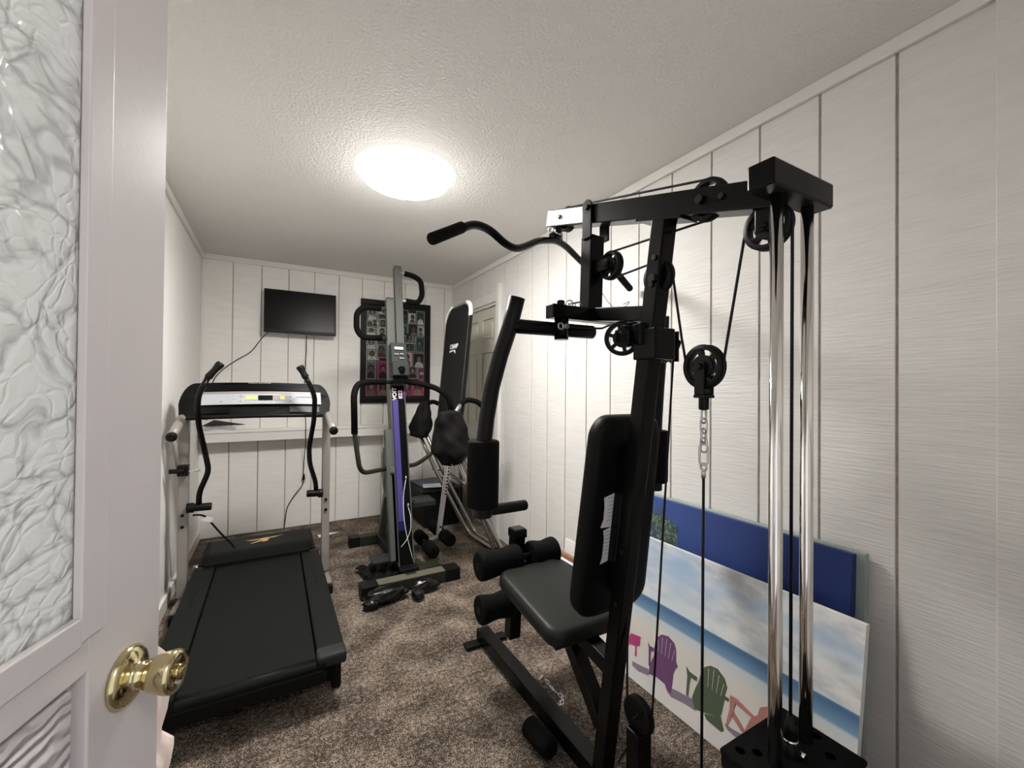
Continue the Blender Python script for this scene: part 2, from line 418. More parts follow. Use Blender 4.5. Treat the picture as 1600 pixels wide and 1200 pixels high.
# right wall with a doorway for door_2
DY0, DY1, DZ = 3.165, 3.955, 1.985
seamsR = [.332+.2077*k for k in range(0, 20)]
b = MB()
def putR(z0, z1):
    def f(a, c): b.m(0).box((XR+.03, (a+c)/2, (z0+z1)/2), (.06, c-a, z1-z0), bev=.0012, seg=1)
    return f
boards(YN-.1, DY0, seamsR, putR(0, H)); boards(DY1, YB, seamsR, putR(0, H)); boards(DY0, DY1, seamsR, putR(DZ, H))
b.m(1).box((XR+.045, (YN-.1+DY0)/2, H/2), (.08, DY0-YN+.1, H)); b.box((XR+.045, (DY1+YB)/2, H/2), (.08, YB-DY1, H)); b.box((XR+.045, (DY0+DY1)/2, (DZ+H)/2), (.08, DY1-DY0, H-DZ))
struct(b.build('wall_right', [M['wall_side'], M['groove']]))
# back wall: upper boards, lower boards standing a touch proud under the shelf
b = MB(); seamsB = [-.307+.2057*k for k in range(12)]
def putB(z0, z1, y):
    def f(a, c): b.m(0).box(((a+c)/2, y+.03, (z0+z1)/2), (c-a, .06, z1-z0), bev=.0012, seg=1)
    return f
boards(XL, XR, seamsB, putB(.86, H, YB)); boards(XL, XR, [x-.012 for x in seamsB], putB(.008, .86, YB-.004))
b.m(1).box(((XL+XR)/2, YB+.05, H/2), (XR-XL, .08, H)); struct(b.build('wall_back', [M['wall'], M['groove_light']]))
b = MB(); b.box((XL-.03, (YB+YN)/2, H/2), (.06, YB-YN+.2, H)); struct(b.build('wall_left', M['wall_smooth']))
# near wall with the doorway the camera stands in
JL, JR = -.385, .47
b = MB(); b.box(((XL-.06+JL)/2, YN-.05, H/2), (JL-XL+.06, .1, H)); b.box(((JR+XR+.06)/2, YN-.05, H/2), (XR+.06-JR, .1, H)); b.box(((JL+JR)/2, YN-.05, (2.04+H)/2), (JR-JL, .1, H-2.04))
struct(b.build('wall_near', M['wall_smooth']))
# boxed corner board at the near end of the right wall
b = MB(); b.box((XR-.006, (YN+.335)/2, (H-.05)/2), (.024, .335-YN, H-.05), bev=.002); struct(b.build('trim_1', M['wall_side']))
# crown trims
for nm, c, s_ in (('trim_2', ((XL+XR)/2, YB-.009, H-.023), (XR-XL, .018, .046)), ('trim_3', (XR-.009, (YB+YN)/2, H-.023), (.018, YB-YN, .046)), ('trim_4', (XL+.009, (YB+YN)/2, H-.023), (.018, YB-YN, .046)),
                  ('trim_5', (XL+.008, YB-.008, (H+.9)/2), (.016, .016, H-.9-.09)), ('trim_6', (XR-.006, YB-.006, H/2), (.012, .012, H-.1))):
    b = MB(); b.box(c, s_, bev=.004, seg=2); struct(b.build(nm, M['trim']))
b = MB(); b.box((XL+.008, (YB+YN)/2, .04), (.016, YB-YN, .08), bev=.004); struct(b.build('baseboard_left', M['trim']))
# door_2: six-panel cream door in the right wall, with casing
d2 = bpy.data.objects.new('door_2', None); link(d2); d2.location = (XR, (DY0+DY1)/2, 0); struct(d2)
b = MB(); dyc = (DY0+DY1)/2; dw = DY1-DY0-.012; xd = XR+.03
b.box((xd+.02, dyc, .985), (.03, dw, 1.945))
pw = .22; rows = [(.14, .78), (.90, 1.56), (1.66, 1.86)]; cols = [DY0+.12, DY0+.12+pw+.10]; st = [DY0+.006, DY0+.12, DY0+.12+pw, DY0+.22+pw, DY0+.22+2*pw, DY1-.006]
for y0, y1 in ((st[0], st[1]), (st[2], st[3]), (st[4], st[5])): b.box((xd, (y0+y1)/2, .985), (.016, y1-y0, 1.945), bev=.003)
for z0, z1 in ((.013, .14), (.78, .90), (1.56, 1.66), (1.86, 1.957)): 
    for c0 in (st[1], st[3]): b.box((xd, c0+pw/2, (z0+z1)/2), (.0158, pw+.004, z1-z0), bev=.003)
for z0, z1 in rows:
    for c0 in (st[1], st[3]): b.box((xd+.002, c0+pw/2, (z0+z1)/2), (.014, pw-.06, z1-z0-.06), bev=.006)
b.build('door_slab', M['door_beige'], d2)
b = MB(); b.box((XR-.008, DY0-.035, 1.03), (.022, .075, 2.12), bev=.004); b.box((XR-.008, DY1+.035, 1.03), (.022, .075, 2.06), bev=.004)
b.box((XR-.008, dyc, DZ+.032), (.021, DY1-DY0-.003, .075), bev=.004); b.box((XR+.03, dyc, DZ-.012), (.06, DY1-DY0, .03)); b.box((XR-.014, DY0-.068, 1.045), (.03, .014, 2.14), bev=.003)
b.build('door_casing', M['trim'], d2)

# door_1: open door by the camera
ang = math.radians(18.7); D = Vector((math.sin(ang), math.cos(ang), 0)); N = Vector((math.cos(ang), -math.sin(ang), 0)); E0 = Vector((-.121, .676, 0))
d1 = bpy.data.objects.new('door_1', None); link(d1); d1.location = E0 - D*.72 - N*.02; struct(d1)
RD = Matrix((-D, -N, Vector((0,0,1)))).transposed()        # local x: from the free edge back to the hinge, local y: into the door
def dbox(bb, u0, u1, n0, n1, z0, z1, bev=.002, seg=2):
    bb.box(E0 - D*(u0+u1)/2 - N*(n0+n1)/2 + Vector((0,0,(z0+z1)/2)), (abs(u1-u0), abs(n1-n0), z1-z0), RD, bev, seg)
DWD = .76; GL0, GL1, GZ0, GZ1 = .121, .64, 1.02, 1.86; PZ0, PZ1 = .22, .965
b = MB()
dbox(b, 0, .1115, 0, .036, .01, 2.02); dbox(b, DWD-.11, DWD, 0, .036, .01, 2.02)
dbox(b, .11, DWD-.108, 0, .036, 1.88, 2.02); dbox(b, .11, DWD-.108, 0, .036, .965, 1.012); dbox(b, .11, DWD-.108, 0, .036, .01, .22)
dbox(b, .11, DWD-.108, .014, .03, .2, .98)
b.build('door_leaf', M['door_white'], d1)
b = MB()    # raised moulding round the glass
for (u0, u1, z0, z1) in ((.093, .1235, 1.000, 1.885), (DWD-.122, DWD-.1005, 1.000, 1.885), (.1232, DWD-.1, .996, 1.0245), (.1232, DWD-.1, 1.864, 1.8845)): dbox(b, u0, u1, -.0025, .006, z0, z1, .0015, 2)
b.build('glass_moulding', M['door_white'], d1)
b = MB(); dbox(b, .118, DWD-.115, .010, .018, 1.01, 1.884, 0)
g = b.build('glass_panel', M['frosted'], d1); g['label'] = 'frosted glass insert with a feather and leaf relief'
b = MB(); dbox(b, .121, DWD-.119, .005, .014, .232, .957, .004, 3); g = b.build('lower_panel', M['embossed'], d1); g['label'] = 'embossed lower panel'
# brass knob
kc = Vector((-.1343, .6358, .912)) ; kc = kc - N*(kc-E0).dot(N) - D*.017
kc.z = .926
kn = MB(); kn.lathe([(0.0000, 0.0009), (0.0308, 0.0009), (0.0317, 0.0032), (0.0285, 0.0074), (0.0221, 0.0101), (0.0147, 0.0120), (0.0133, 0.0147), (0.0143, 0.0175), (0.0110, 0.0193), (0.0101, 0.0230)], kc, N).apart('knob_rosette', M['brass'], d1)
kn = MB(); kn.lathe([(.0095, .0195), (.0125, .021), (.0155, .0235), (.0180, .028), (.0200, .034), (.0217, .041), (.0228, .0475), (.0215, .0520), (.0150, .0525), (.011, .0500), (.008, .0498), (.0, .0498)], kc, N)
k1 = kn.build('door_knob', M['brass'], d1)
kn = MB(); kn.cyl(kc+N*.0495, kc+N*.0550, .0075, bev=.0015).box(kc+N*.0555, (.010, .003, .0025), RD).build('lock_button', M['brass'], k1)
kn = MB(); kb = kc - N*.036; kn.lathe([(.0, .0), (.033, .001), (.031, .008), (.015, .014), (.013, .028), (.022, .045), (.0255, .060), (.02, .068), (.0, .07)], kb, -N).build('back_knob', M['brass'], d1)
b = MB()
for z in (.25, 1.05, 1.8): b.cyl(E0 - D*.763 + N*.004 + Vector((0,0,z-.04)), E0 - D*.763 + N*.004 + Vector((0,0,z+.04)), .006)
b.apart('hinge', M['brass'], d1)

# cloth hanging behind the door
def cloth(t, s_):
    z = .985 - .98*s_; u = .16*t
    fold = .007*math.sin(t*19+s_*5) + .004*math.sin(t*37+s_*9)
    zz = [(.985,-.06),(.93,-.02),(.905,.02),(.885,.045),(.865,.07),(.84,.09),(.80,.105),(.765,.09),(.745,.068),(.725,.085),(.70,.108),(.665,.08),(.6,.11),(.45,.09),(.3,.11),(.0,.10)]
    e_ = next((a[1]+(b_[1]-a[1])*(a[0]-z)/(a[0]-b_[0]) for a, b_ in zip(zz, zz[1:]) if a[0] >= z >= b_[0]), .1)
    edge = -(e_+.038)*(1-t); pinch = 0
    p = E0 - D*(u+edge+pinch) - N*(.052+fold*min(1, (1-s_)*20+.2)) 
    return Vector((p.x, p.y, z))
b = MB(); b.grid(cloth, 34, 60); o = b.build('hanging_cloth', M['cloth_pink']); 
sm = o.modifiers.new('solid', 'SOLIDIFY'); sm.thickness = .004
tag(o, 'pinkish white cloth hanging behind the open door below its brass knob', 'cloth')

# ================================================================== CEILING LIGHT
def dome_light(x, y, label, strength):
    cl = thing('ceiling_light', label, 'light', (x, y, H))
    b = MB(); b.lathe([(.0, .0), (.21, .0), (.212, -.006), (.208, -.012), (0, -.012)], (x, y, H), (0,0,1)).build('light_base', M['white'], cl)
    dm = mat('glowing_dome', (.9,.9,.9), .5, emit=((1.0, .975, .93), strength))
    _nt = dm.node_tree; _g = _nt.nodes.new('ShaderNodeNewGeometry'); _sx = _nt.nodes.new('ShaderNodeSeparateXYZ'); _nt.links.new(_g.outputs['Normal'], _sx.inputs[0])
    _mr = _nt.nodes.new('ShaderNodeMapRange'); _mr.inputs['From Min'].default_value = -.97; _mr.inputs['From Max'].default_value = -.5   # the bulb sits behind the bottom of the dome, its rim glows less
    _mr.inputs['To Min'].default_value = strength; _mr.inputs['To Max'].default_value = strength*.05; _nt.links.new(_sx.outputs['Z'], _mr.inputs['Value'])
    _nt.links.new(_mr.outputs[0], _nt.nodes['Principled BSDF'].inputs['Emission Strength'])
    b = MB(); b.lathe([(.212, -.010), (.220, -.020), (.217, -.032), (.20, -.046), (.163, -.061), (.105, -.072), (.05, -.077), (0, -.078)], (x, y, H), (0,0,1), 48).build('light_dome', dm, cl)
dome_light(.565, 2.10, 'round white dome light in the middle of the textured ceiling', LAMP_STRENGTH)
# fill light added in the unseen hall, brightens the door and the chrome
hl = bpy.data.lights.new('hall_fill_light', 'AREA'); hl.shape = 'DISK'; hl.size = .35; hl.energy = HALL_WATTS; hl.color = (1, .95, .93)
ho = bpy.data.objects.new('hall_fill_light', hl); link(ho); ho.location = (.42, -.80, 2.15); ho.rotation_euler = (math.radians(18), 0, 0)

# ================================================================== TV, SHELF, POSTER
tv = thing('television', 'small flat black television mounted high on the back wall', 'television', (.2, YB, 1.88))
RT = rotm('X', math.radians(-5))
b = MB(); b.box((.2, YB-.085, 1.885), (.562, .028, .372), RT, bev=.004).build('tv_casing', M['black'], tv)
b = MB(); b.box((.2, YB-.0992, 1.892), (.536, .003, .335), RT).build('screen', M['screen'], tv)
b = MB(); b.box((.2, YB-.05, 1.885), (.30, .05, .22), bev=.01).box((.2, YB-.015, 1.885), (.12, .03, .12)).build('wall_mount', M['black'], tv)
b = MB(); b.box((.45, YB-.0855, 1.714), (.03, .003, .004), RT); b.build('maker_badge', M['ink'], tv)
def cord(name, pts, r, label, m_='cable', rnd=.05, cat='cord', group=None):
    b = MB(); b.tube(pts, r, 8, rnd); return tag(b.build(name, M[m_]), label, cat, group)
cord('power_cord', [(-.05, YB-.05, 1.70), (-.09, YB-.03, 1.66), (-.17, YB-.02, 1.53), (-.26, YB-.015, 1.47), (-.36, YB-.012, 1.39), (-.43, YB-.012, 1.30), (-.46, YB-.012, 1.1), (-.47, YB-.02, .965)], .0035, 'thin black cord running diagonally down left from the television')
cord('power_cord', [(.245, YB-.05, 1.70), (.248, YB-.02, 1.60), (.238, YB-.012, 1.3), (.242, YB-.012, 1.0), (.242, YB-.155, .96), (.243, YB-.165, .85), (.245, YB-.16, .76), (.24, YB-.03, .60), (.235, YB-.02, .47), (.24, YB-.025, .38), (.16, YB-.03, .28), (.11, YB-.05, .2), (.09, YB-.08, .02)], .0035, 'thin black cord hanging straight down from the right of the television')
b = MB(); b.cyl((.238, YB-.03, .42), (.24, YB-.03, .47), .014, .006).build('cord_plug', M['black'], bpy.data.objects['power_cord.001'])
sh = thing('wall_shelf', 'long white wooden ledge shelf along the back wall', 'shelf', (.5, YB, .84))
b = MB(); b.box(((XL+1.16)/2+.05, YB-.075, .876), (1.16-XL+.06, .15, .02), bev=.003).build('shelf_board', M['trim'], sh)
b = MB(); b.box(((XL+1.16)/2+.05, YB-.135, .83), (1.16-XL+.04, .018, .072), bev=.003).build('apron', M['trim'], sh)
b = MB(); b.box((-.49, YB-.07, .83), (.018, .14, .07), bev=.002).build('end_bracket', M['trim'], sh)
# things on the shelf
b = MB(); b.box((-.38, YB-.085, .890), (.22, .12, .008), rotm('Z', .12), .001).box((-.37, YB-.085, .898), (.20, .115, .006), rotm('Z', -.05), .001); tag(b.build('paper_stack', M['paper']), 'short stack of white papers on the left end of the shelf', 'papers')
b = MB()
b.poly([(-.49, YB-.14, .925), (-.20, YB-.12, .928), (-.42, YB-.03, .965)], (0,0,.003)); o = b.build('black_folder', M['black']); tag(o, 'thin black folder lying open on the papers on the shelf', 'folder')
b = MB(); b.poly([(-.48, YB-.152, .904), (-.16, YB-.13, .912), (-.40, YB-.04, .916)], (0,0,.002)); tag(b.build('loose_paper', M['white']), 'loose white sheet sticking out under the black folder on the shelf', 'paper')

# poster
PX0, PX1, PZ0_, PZ1_ = .708, 1.388, 1.09, 2.085
ps = thing('photo_collage', 'black framed poster of many small portrait photos on back wall', 'picture', ((PX0+PX1)/2, YB, 1.59))
b = MB(); fwid = .05
for x0, x1, z0, z1 in ((PX0, PX1, PZ1_-fwid, PZ1_), (PX0, PX1, PZ0_, PZ0_+fwid), (PX0, PX0+fwid, PZ0_+fwid, PZ1_-fwid), (PX1-fwid, PX1, PZ0_+fwid, PZ1_-fwid)):
    b.box(((x0+x1)/2, YB-.014, (z0+z1)/2), (x1-x0, .026, z1-z0), bev=.003)
b.build('frame', M['frame_black'], ps)
pc = {'bg': (.012,.012,.012), 'green': (.035,.07,.055), 'teal': (.02,.045,.04), 'sage': (.20,.24,.18), 'grey': (.10,.10,.095), 'pale': (.45,.44,.40), 'white': (.62,.60,.56), 'mag': (.26,.02,.12), 'wine': (.09,.012,.03), 'pink': (.62,.38,.34), 'skin': (.11,.065,.045), 'skin2': (.20,.13,.10), 'hair': (.008,.008,.008), 'line': (.42,.48,.44), 'red': (.35,.015,.06), 'linep': (.5,.18,.3)}
pk = list(pc); pm = [mat('photo_'+k, tuple(c*.8 for c in pc[k]), .35, spec=.3, noise=((70,70,70), .0 if 'line' in k else .55, 5)) for k in pk]; pi_ = {k: i for i, k in enumerate(pk)}
b = MB(); yy = YB-.008
b.m(pi_['bg']).box(((PX0+PX1)/2, yy+.002, (PZ0_+PZ1_)/2), (PX1-PX0-.08, .004, PZ1_-PZ0_-.08))
U0, U1, V0, V1 = PX0+fwid+.005, PX1-fwid-.005, PZ0_+fwid+.01, PZ1_-fwid-.02
def quad(x0, x1, z0, z1, y, k): b.m(pi_[k]).poly([(x0, y, z0), (x1, y, z0), (x1, y, z1), (x0, y, z1)])
def ell(cx, cz, rx, rz, y, k, n=12, a0=0, a1=2*PI): b.m(pi_[k]).poly([(cx+rx*math.cos(a0+(a1-a0)*i/n), y, cz+rz*math.sin(a0+(a1-a0)*i/n)) for i in range(n)])
# tiles in fractions of the print: x0,x1,y0,y1 (y down), ground, border, shirt, face
tiles = [(.00,.19,.00,.16,'sage','green','pale','skin2'),(.17,.30,.00,.07,'teal','line','pale','skin2'),(.19,.33,.07,.13,'teal','line','grey','skin'),(.09,.20,.13,.22,'pale','line','hair','skin'),(.21,.33,.13,.22,'grey','line','green','skin2'),
 (.00,.10,.16,.23,'green','line','grey','skin'),(.00,.18,.23,.32,'sage','line','white','skin'),(.18,.33,.22,.33,'pale','line','hair','skin2'),(.00,.18,.35,.47,'sage','line','pale','skin2'),(.18,.31,.34,.40,'hair','green','grey','skin'),(.18,.34,.41,.56,'grey','line','wine','skin'),
 (.00,.21,.48,.59,'sage','line','pale','skin'),(.00,.16,.60,.80,'grey','line','hair','skin'),(.18,.36,.60,.80,'mag','linep','hair','skin2'),(.00,.20,.81,.985,'wine','linep','skin','skin2'),(.21,.37,.81,.985,'hair','linep','skin2','skin'),
 (.58,.70,.00,.17,'hair','line','teal','skin'),(.70,.83,.03,.15,'white','line','grey','skin'),(.84,.995,.00,.16,'green','line','white','skin'),(.56,.69,.18,.30,'green','line','teal','skin2'),(.70,.87,.15,.31,'hair','line','grey','skin'),(.88,.995,.17,.29,'pale','line','grey','skin'),
 (.66,.78,.26,.38,'hair','line','grey','skin2'),(.79,.83,.30,.38,'grey','line','hair','skin'),(.84,.995,.30,.48,'teal','line','green','skin2'),(.66,.82,.38,.48,'teal','line','green','skin'),(.60,.78,.485,.64,'pink','linep','green','skin2'),(.79,.995,.49,.66,'hair','line','pale','skin2'),
 (.60,.68,.64,.79,'grey','line','white','skin'),(.69,.88,.64,.79,'grey','line','hair','skin2'),(.89,.995,.67,.74,'wine','linep','pale','skin2'),(.89,.995,.75,.80,'wine','linep','grey','skin'),(.60,.78,.81,.985,'wine','linep','mag','skin2'),(.79,.995,.81,.985,'red','linep','skin2','skin'),
 (.36,.56,.00,.2,'green','line','grey','skin'),(.36,.55,.22,.45,'sage','line','grey','skin'),(.38,.58,.5,.8,'wine','linep','grey','skin'),(.39,.58,.81,.985,'wine','linep','grey','skin')]
for (a0, a1, c0, c1, gnd, bd, shirt, face) in tiles:
    x0 = U0+(U1-U0)*a0; x1 = U0+(U1-U0)*a1; z1 = V1-(V1-V0)*c0; z0 = V1-(V1-V0)*c1
    quad(x0, x1, z0, z1, yy-.0004, bd); quad(x0+.004, x1-.004, z0+.004, z1-.004, yy-.0008, gnd)
    cx = (x0+x1)/2+random.uniform(-.008, .008); w_ = (x1-x0)*.5; h_ = z1-z0; r = min(w_*.42, h_*.2)
    # shoulders, hair and face: plain generic sitters
    b.m(pi_[shirt]).poly([(max(x0+.005, cx-w_*.78), yy-.0012, z0+.005), (min(x1-.005, cx+w_*.78), yy-.0012, z0+.005), (min(x1-.005, cx+w_*.6), yy-.0012, z0+h_*.30), (cx+r*.5, yy-.0012, z0+h_*.42), (cx-r*.5, yy-.0012, z0+h_*.42), (max(x0+.005, cx-w_*.6), yy-.0012, z0+h_*.30)])
    ell(cx, z0+h_*.64, r*1.35, r*1.5, yy-.0016, 'hair'); ell(cx, z0+h_*.58, r*.82, r*1.08, yy-.0020, face)
    for sx in (-1, 1): ell(cx+sx*r*.33, z0+h_*.61, r*.16, r*.09, yy-.0023, 'hair', 6)
    ell(cx, z0+h_*.51, r*.28, r*.08, yy-.0023, 'hair', 6)
b.build('photo_print', pm, ps, normals=False)

# ================================================================== HOME GYM
XG = .91
gym = thing('home_gym', 'large black cable home gym with chrome guide rods, padded seat and backrest', 'gym machine', (XG, 1.0, 0))
def yf(z): return 1.041-.1385*z                # front line of the leaning upright
GB = M['gloss_black']
b = MB(); b.bar((XG-.0065, yf(.05)-.0235, .05), (XG-.0065, yf(1.712)-.0235, 1.712), .049, .047, (0,1,0), .004)
b.box((XG, yf(1.70)-.02, 1.7035), (.064, .16, .010), rotm('X', math.radians(15.4)), .002)
upright = b.build('upright', GB, gym)
b = MB()
for z, dx in ((1.60, 0), (1.53, 0), (.78, 0), (.62, 0)): b.cyl((XG-.028, yf(z)-.027, z), (XG-.036, yf(z)-.027, z), .008, seg=6)
b.cyl((XG-.030, yf(1.56)-.03, 1.545), (XG-.042, yf(1.56)-.03, 1.545), .012, seg=6); b.apart('bolt', M['black'], gym)
# top beam
def zt(y): return 1.70+.277*(y-.541)
nb = Vector((0, -.267, .964))
b = MB(); a_ = Vector((XG, .475, zt(.475))) - nb*.03; c_ = Vector((XG, 1.297, zt(1.297))) - nb*.03
b.bar(a_, c_, .06, .06, (0,0,1), .003); b.box(c_+Vector((0,.001,0)), (.058, .004, .058), rotm('X', math.atan(.277)))
b.build('top_beam', GB, gym)
b = MB(); q_ = Vector((XG-.0308, 1.185, zt(1.185)))-nb*.03; b.bar(q_-Vector((0,.1,.0277)), q_+Vector((0,.1,.0277)), .001, .05, (0,0,1), 0); lab = b.build('beam_glare', M['white'], gym); lab['label'] = 'painted lamp glare on the front end of the top beam'  # white strip standing for the lamp's reflection in the gloss paint
b = MB()
for (y, z0) in ((1.225, 0), ): b.cyl((XG-.031, y, zt(y)-.03), (XG-.038, y, zt(y)-.03), .009, seg=6)
b.cyl((XG-.031, .60, zt(.60)-.028), (XG-.036, .60, zt(.60)-.028), .008, seg=6); b.cyl((XG-.031, .655, zt(.655)-.03), (XG-.040, .655, zt(.655)-.03), .011, seg=6)
b.apart('bolt', M['black'], gym)

def pulley(c, r, axis=(1,0,0), wid=.022, spokes=6, parent=gym, hubr=.52, name='pulley'):
    """grooved wheel with spokes"""
    c = Vector(c); ax = Vector(axis).normalized(); bb = MB(); h = wid/2
    prof = [(r*.77, -h), (r*.96, -h), (r, -h*.75), (r*.90, -h*.1), (r*.90, h*.1), (r, h*.75), (r*.96, h), (r*.77, h), (r*.75, h*.5), (r*.75, -h*.5), (r*.77, -h)]
    bb.lathe(prof, c, ax, 40)
    bb.cyl(c-ax*h*.8, c+ax*h*.8, r*hubr, seg=24); bb.cyl(c-ax*h*1.25, c+ax*h*1.25, r*.2, seg=16)
    q = ax.to_track_quat('Z', 'Y').to_matrix()
    for k in range(spokes):
        a = 2*PI*k/spokes+.3; d = q @ Vector((math.cos(a), math.sin(a), 0))
        bb.bar(c+d*r*hubr*.9, c+d*r*.82, r*.20, wid*.55, ax, 0)
    return bb.build(name, M['black'], parent)
PT = (XG, .655, 1.708); PF = (XG, 1.216, zt(1.216)-.033); PB = (XG, .513, 1.596); PP = (XG+.005, .998, 1.635); PU = (XG, .805, 1.555); PFREE = (XG, .665, 1.305); PM = (XG-.035, .907, 1.395); PL = (XG, .868, .328); PR = (.972, .828, 1.372)
pulley(PT, .051); pulley(PF, .044); pulley(PB, .050); pulley(PP, .045); pulley(PU, .047); pulley(PFREE, .054); pulley(PM, .050, (.78,.63,0)); pulley(PL, .050, (1,0,0), spokes=0, hubr=.8)
# twin edge-on pulleys at the right of the upright
for s_ in (0, .026):
    pulley((PR[0]-.010+s_*.5, PR[1]+.012-s_*.5, PR[2]-.004), .045, (.55,-.83,0), .018)
b = MB(); 
for dz in (.035, -.035): b.box((PR[0]-.005, PR[1]+.005, PR[2]+dz), (.05, .055, .005), rotm('Z', -.6), .001)
b.cyl((PR[0]+.015, PR[1]-.02, PR[2]+.04), (PR[0]+.015, PR[1]-.02, PR[2]-.045), .006)
b.box((XG, yf(1.37)-.03, 1.372), (.078, .08, .085), bev=.004)
b.box((PM[0]-.0+.012, .87, 1.40), (.02, .10, .06), rotm('Z', -.35), .003); b.box((PM[0]-.026, .89, 1.402), (.005, .09, .035), rotm('Z', -.5), .001)
b.apart('pulley_bracket', GB, gym)
# forks
b = MB()
for s_ in (-1, 1):
    b.box((XG+s_*.017, .513, 1.622), (.005, .036, .075), bev=.002); b.box((XG+s_*.017, PFREE[1], PFREE[2]-.028), (.004, .028, .080), bev=.002)
    b.box((XG+s_*.018, 1.03, 1.637), (.005, .085, .035), bev=.002)
b.box((XG, PFREE[1], PFREE[2]-.072), (.038, .030, .008)); b.cyl((XG, PFREE[1], PFREE[2]-.07), (XG, PFREE[1], PFREE[2]-.105), .012, bev=.004)
for P_ in (PB, PP, PFREE, PL): b.cyl((XG-.026, P_[1], P_[2]), (XG+.026, P_[1], P_[2]), .008, seg=6)
b.box((XG, PL[1], .17), (.05, .05, .24), bev=.004)
b.apart('pulley_fork', GB, gym)
# cap over the guide rods
b = MB(); b.box((XG, .466, 1.659), (.222, .052, .050), bev=.004, seg=2).build('rod_cap', GB, gym)
b = MB(); b.box((XG, .466, 1.634), (.216, .046, .002)); b.build('cap_lining', M['black'], gym)
for x in (.855, .968):
    b = MB(); b.cyl((x, .466, .10), (x, .466, 1.636), .0122, seg=32).build('guide_rod', M['chrome'], gym)
# weight stack
for k in range(13):
    z = .085+k*.0335
    b = MB(); b.box((XG, .462, z+.016), (.225, .158, .0315), bev=.003).build('weight_plate', M['black'], gym)
b = MB(); b.box((XG, .462, .535-.0165), (.230, .162, .012), bev=.005, seg=3)
tp = b.build('top_weight_plate', M['matte_black'], gym)
b = MB()
for x, y in ((-.085, .055), (-.06, .035), (.085, .045), (.09, .0), (-.09, -.03), (.06, -.04)): b.cyl((XG+x, .462+y, .5240), (XG+x, .462+y, .5252), .009, seg=16)
b.apart('plate_hole', M['hole'], gym)
b = MB(); b.cyl((XG, .466, .525), (XG, .466, .548), .02, .014, bev=.002).cyl((XG, .466, .552), (XG, .466, .600), .0135, .006).build('cable_stop', M['black'], gym)
b = MB(); b.torus((XG, .466, .551), (0,0,1), .010, .0045, 20, 8).cyl((XG+.004, .45, .531), (XG+.004, .44, .531), .006).build('selector_ring', M['chrome'], gym)
# base
b = MB(); b.bar((XG-.006, .33, .045), (XG-.004, 1.865, .045), .062, .055, (0,0,1), .003); b.build('base_beam', GB, gym)
b = MB(); b.box((XG, .44, .055), (.40, .22, .05), bev=.004).build('stack_base', GB, gym)
b = MB(); b.box((XG+.005, 1.865, .014), (.215, .05, .016), bev=.004).build('front_foot', M['black'], gym)
b = MB(); b.box((XG-.004, 1.872, .047), (.064, .03, .058), bev=.006); b.apart('beam_end_cap', M['black'], gym)
b = MB(); b.capsule((.822, 1.165, .040), (.810, 1.30, .040), .036, 18, .5); ft = b.build('foot_roller', M['matte_black'], gym)
b = MB(); b.bar((XG, 1.22, .035), (.80, 1.22, .035), .02, .02).build('foot_roller_bracket', GB, gym)
# seat, backrest
tl = math.radians(7.9)
def tilt(c, size, bev, seg=4):
    bb = MB(); bb.box(c, size, rotm('X', tl), bev, seg); return bb
def pad(c, w_, l_, t_, rc, R, taper=0.0):
    """upholstered pad: rounded-corner outline w_ x l_, rolled edges, lies in local XY"""
    bb = MB(); n = 8; out = []
    for (sx, sy, a0) in ((1, 1, 0), (-1, 1, PI/2), (-1, -1, PI), (1, -1, 1.5*PI)):
        for k in range(n+1):
            a = a0 + PI/2*k/n; out.append((sx*(w_/2-rc)+rc*math.cos(a), sy*(l_/2-rc)+rc*math.sin(a)))
    rr = min(t_*.45, .02); rings = []
    prof = [(-rr*1.2, -t_/2), (-rr*.4, -t_/2), (0, -t_/2+rr*.6), (0, t_/2-rr), (-rr*.12, t_/2-rr*.6), (-rr*.35, t_/2-rr*.28), (-rr*.7, t_/2-rr*.08), (-rr*1.1, t_/2), (-rr*2.6, t_/2+.002), (-w_*.36, t_/2+.005)]
    for off, z in prof:
        ring = []
        for (x, y) in out:
            sx = max(0, (w_/2+off))/(w_/2); sy = max(0, (l_/2+off))/(l_/2); k = 1-taper*(y/l_+.5)
            ring.append(bb.bm.verts.new(Vector(c) + R @ Vector((x*sx*k, y*sy, z))))
        rings.append(ring)
    fs = []
    for A, B in zip(rings, rings[1:]):
        for k in range(len(A)): fs.append(bb.bm.faces.new((A[k], A[(k+1) % len(A)], B[(k+1) % len(A)], B[k])))
    fs.append(bb.bm.faces.new(rings[0][::-1])); fs.append(bb.bm.faces.new(rings[-1])); bb._tag(fs, True); return bb
seat = pad((XG-.004, 1.262, .490), .305, .405, .056, .055, rotm('X', tl)).build('seat', M['vinyl'], gym)
b = MB(); b.bar((XG-.03, 1.09, .4955), (XG-.03, 1.43, .5435), .002, .0012); b.build('seam', M['black'], seat)
b = MB(); b.box((XG, 1.262, .456), (.26, .35, .012), rotm('X', tl)).build('seat_board', M['black'], gym)
Rb = Matrix((Vector((1,0,0)), Vector((0,-.137,.9906)), Vector((0,-.9906,-.137)))).transposed()
Rb = Matrix((Vector((-1,0,0)), Vector((0,-.137,.9906)), Vector((0,.9906,.137)))).transposed()
back = pad((XG+.022, yf(.86)+.065, .862), .285, .625, .058, .065, Rb, .10).build('backrest', M['vinyl_dark'], gym)
b = MB(); b.bar((XG, yf(.62)-.005, .64), (XG, yf(1.05)+.005, 1.08), .05, .07, (0,1,0), .003); b.build('backrest_bracket', GB, gym)
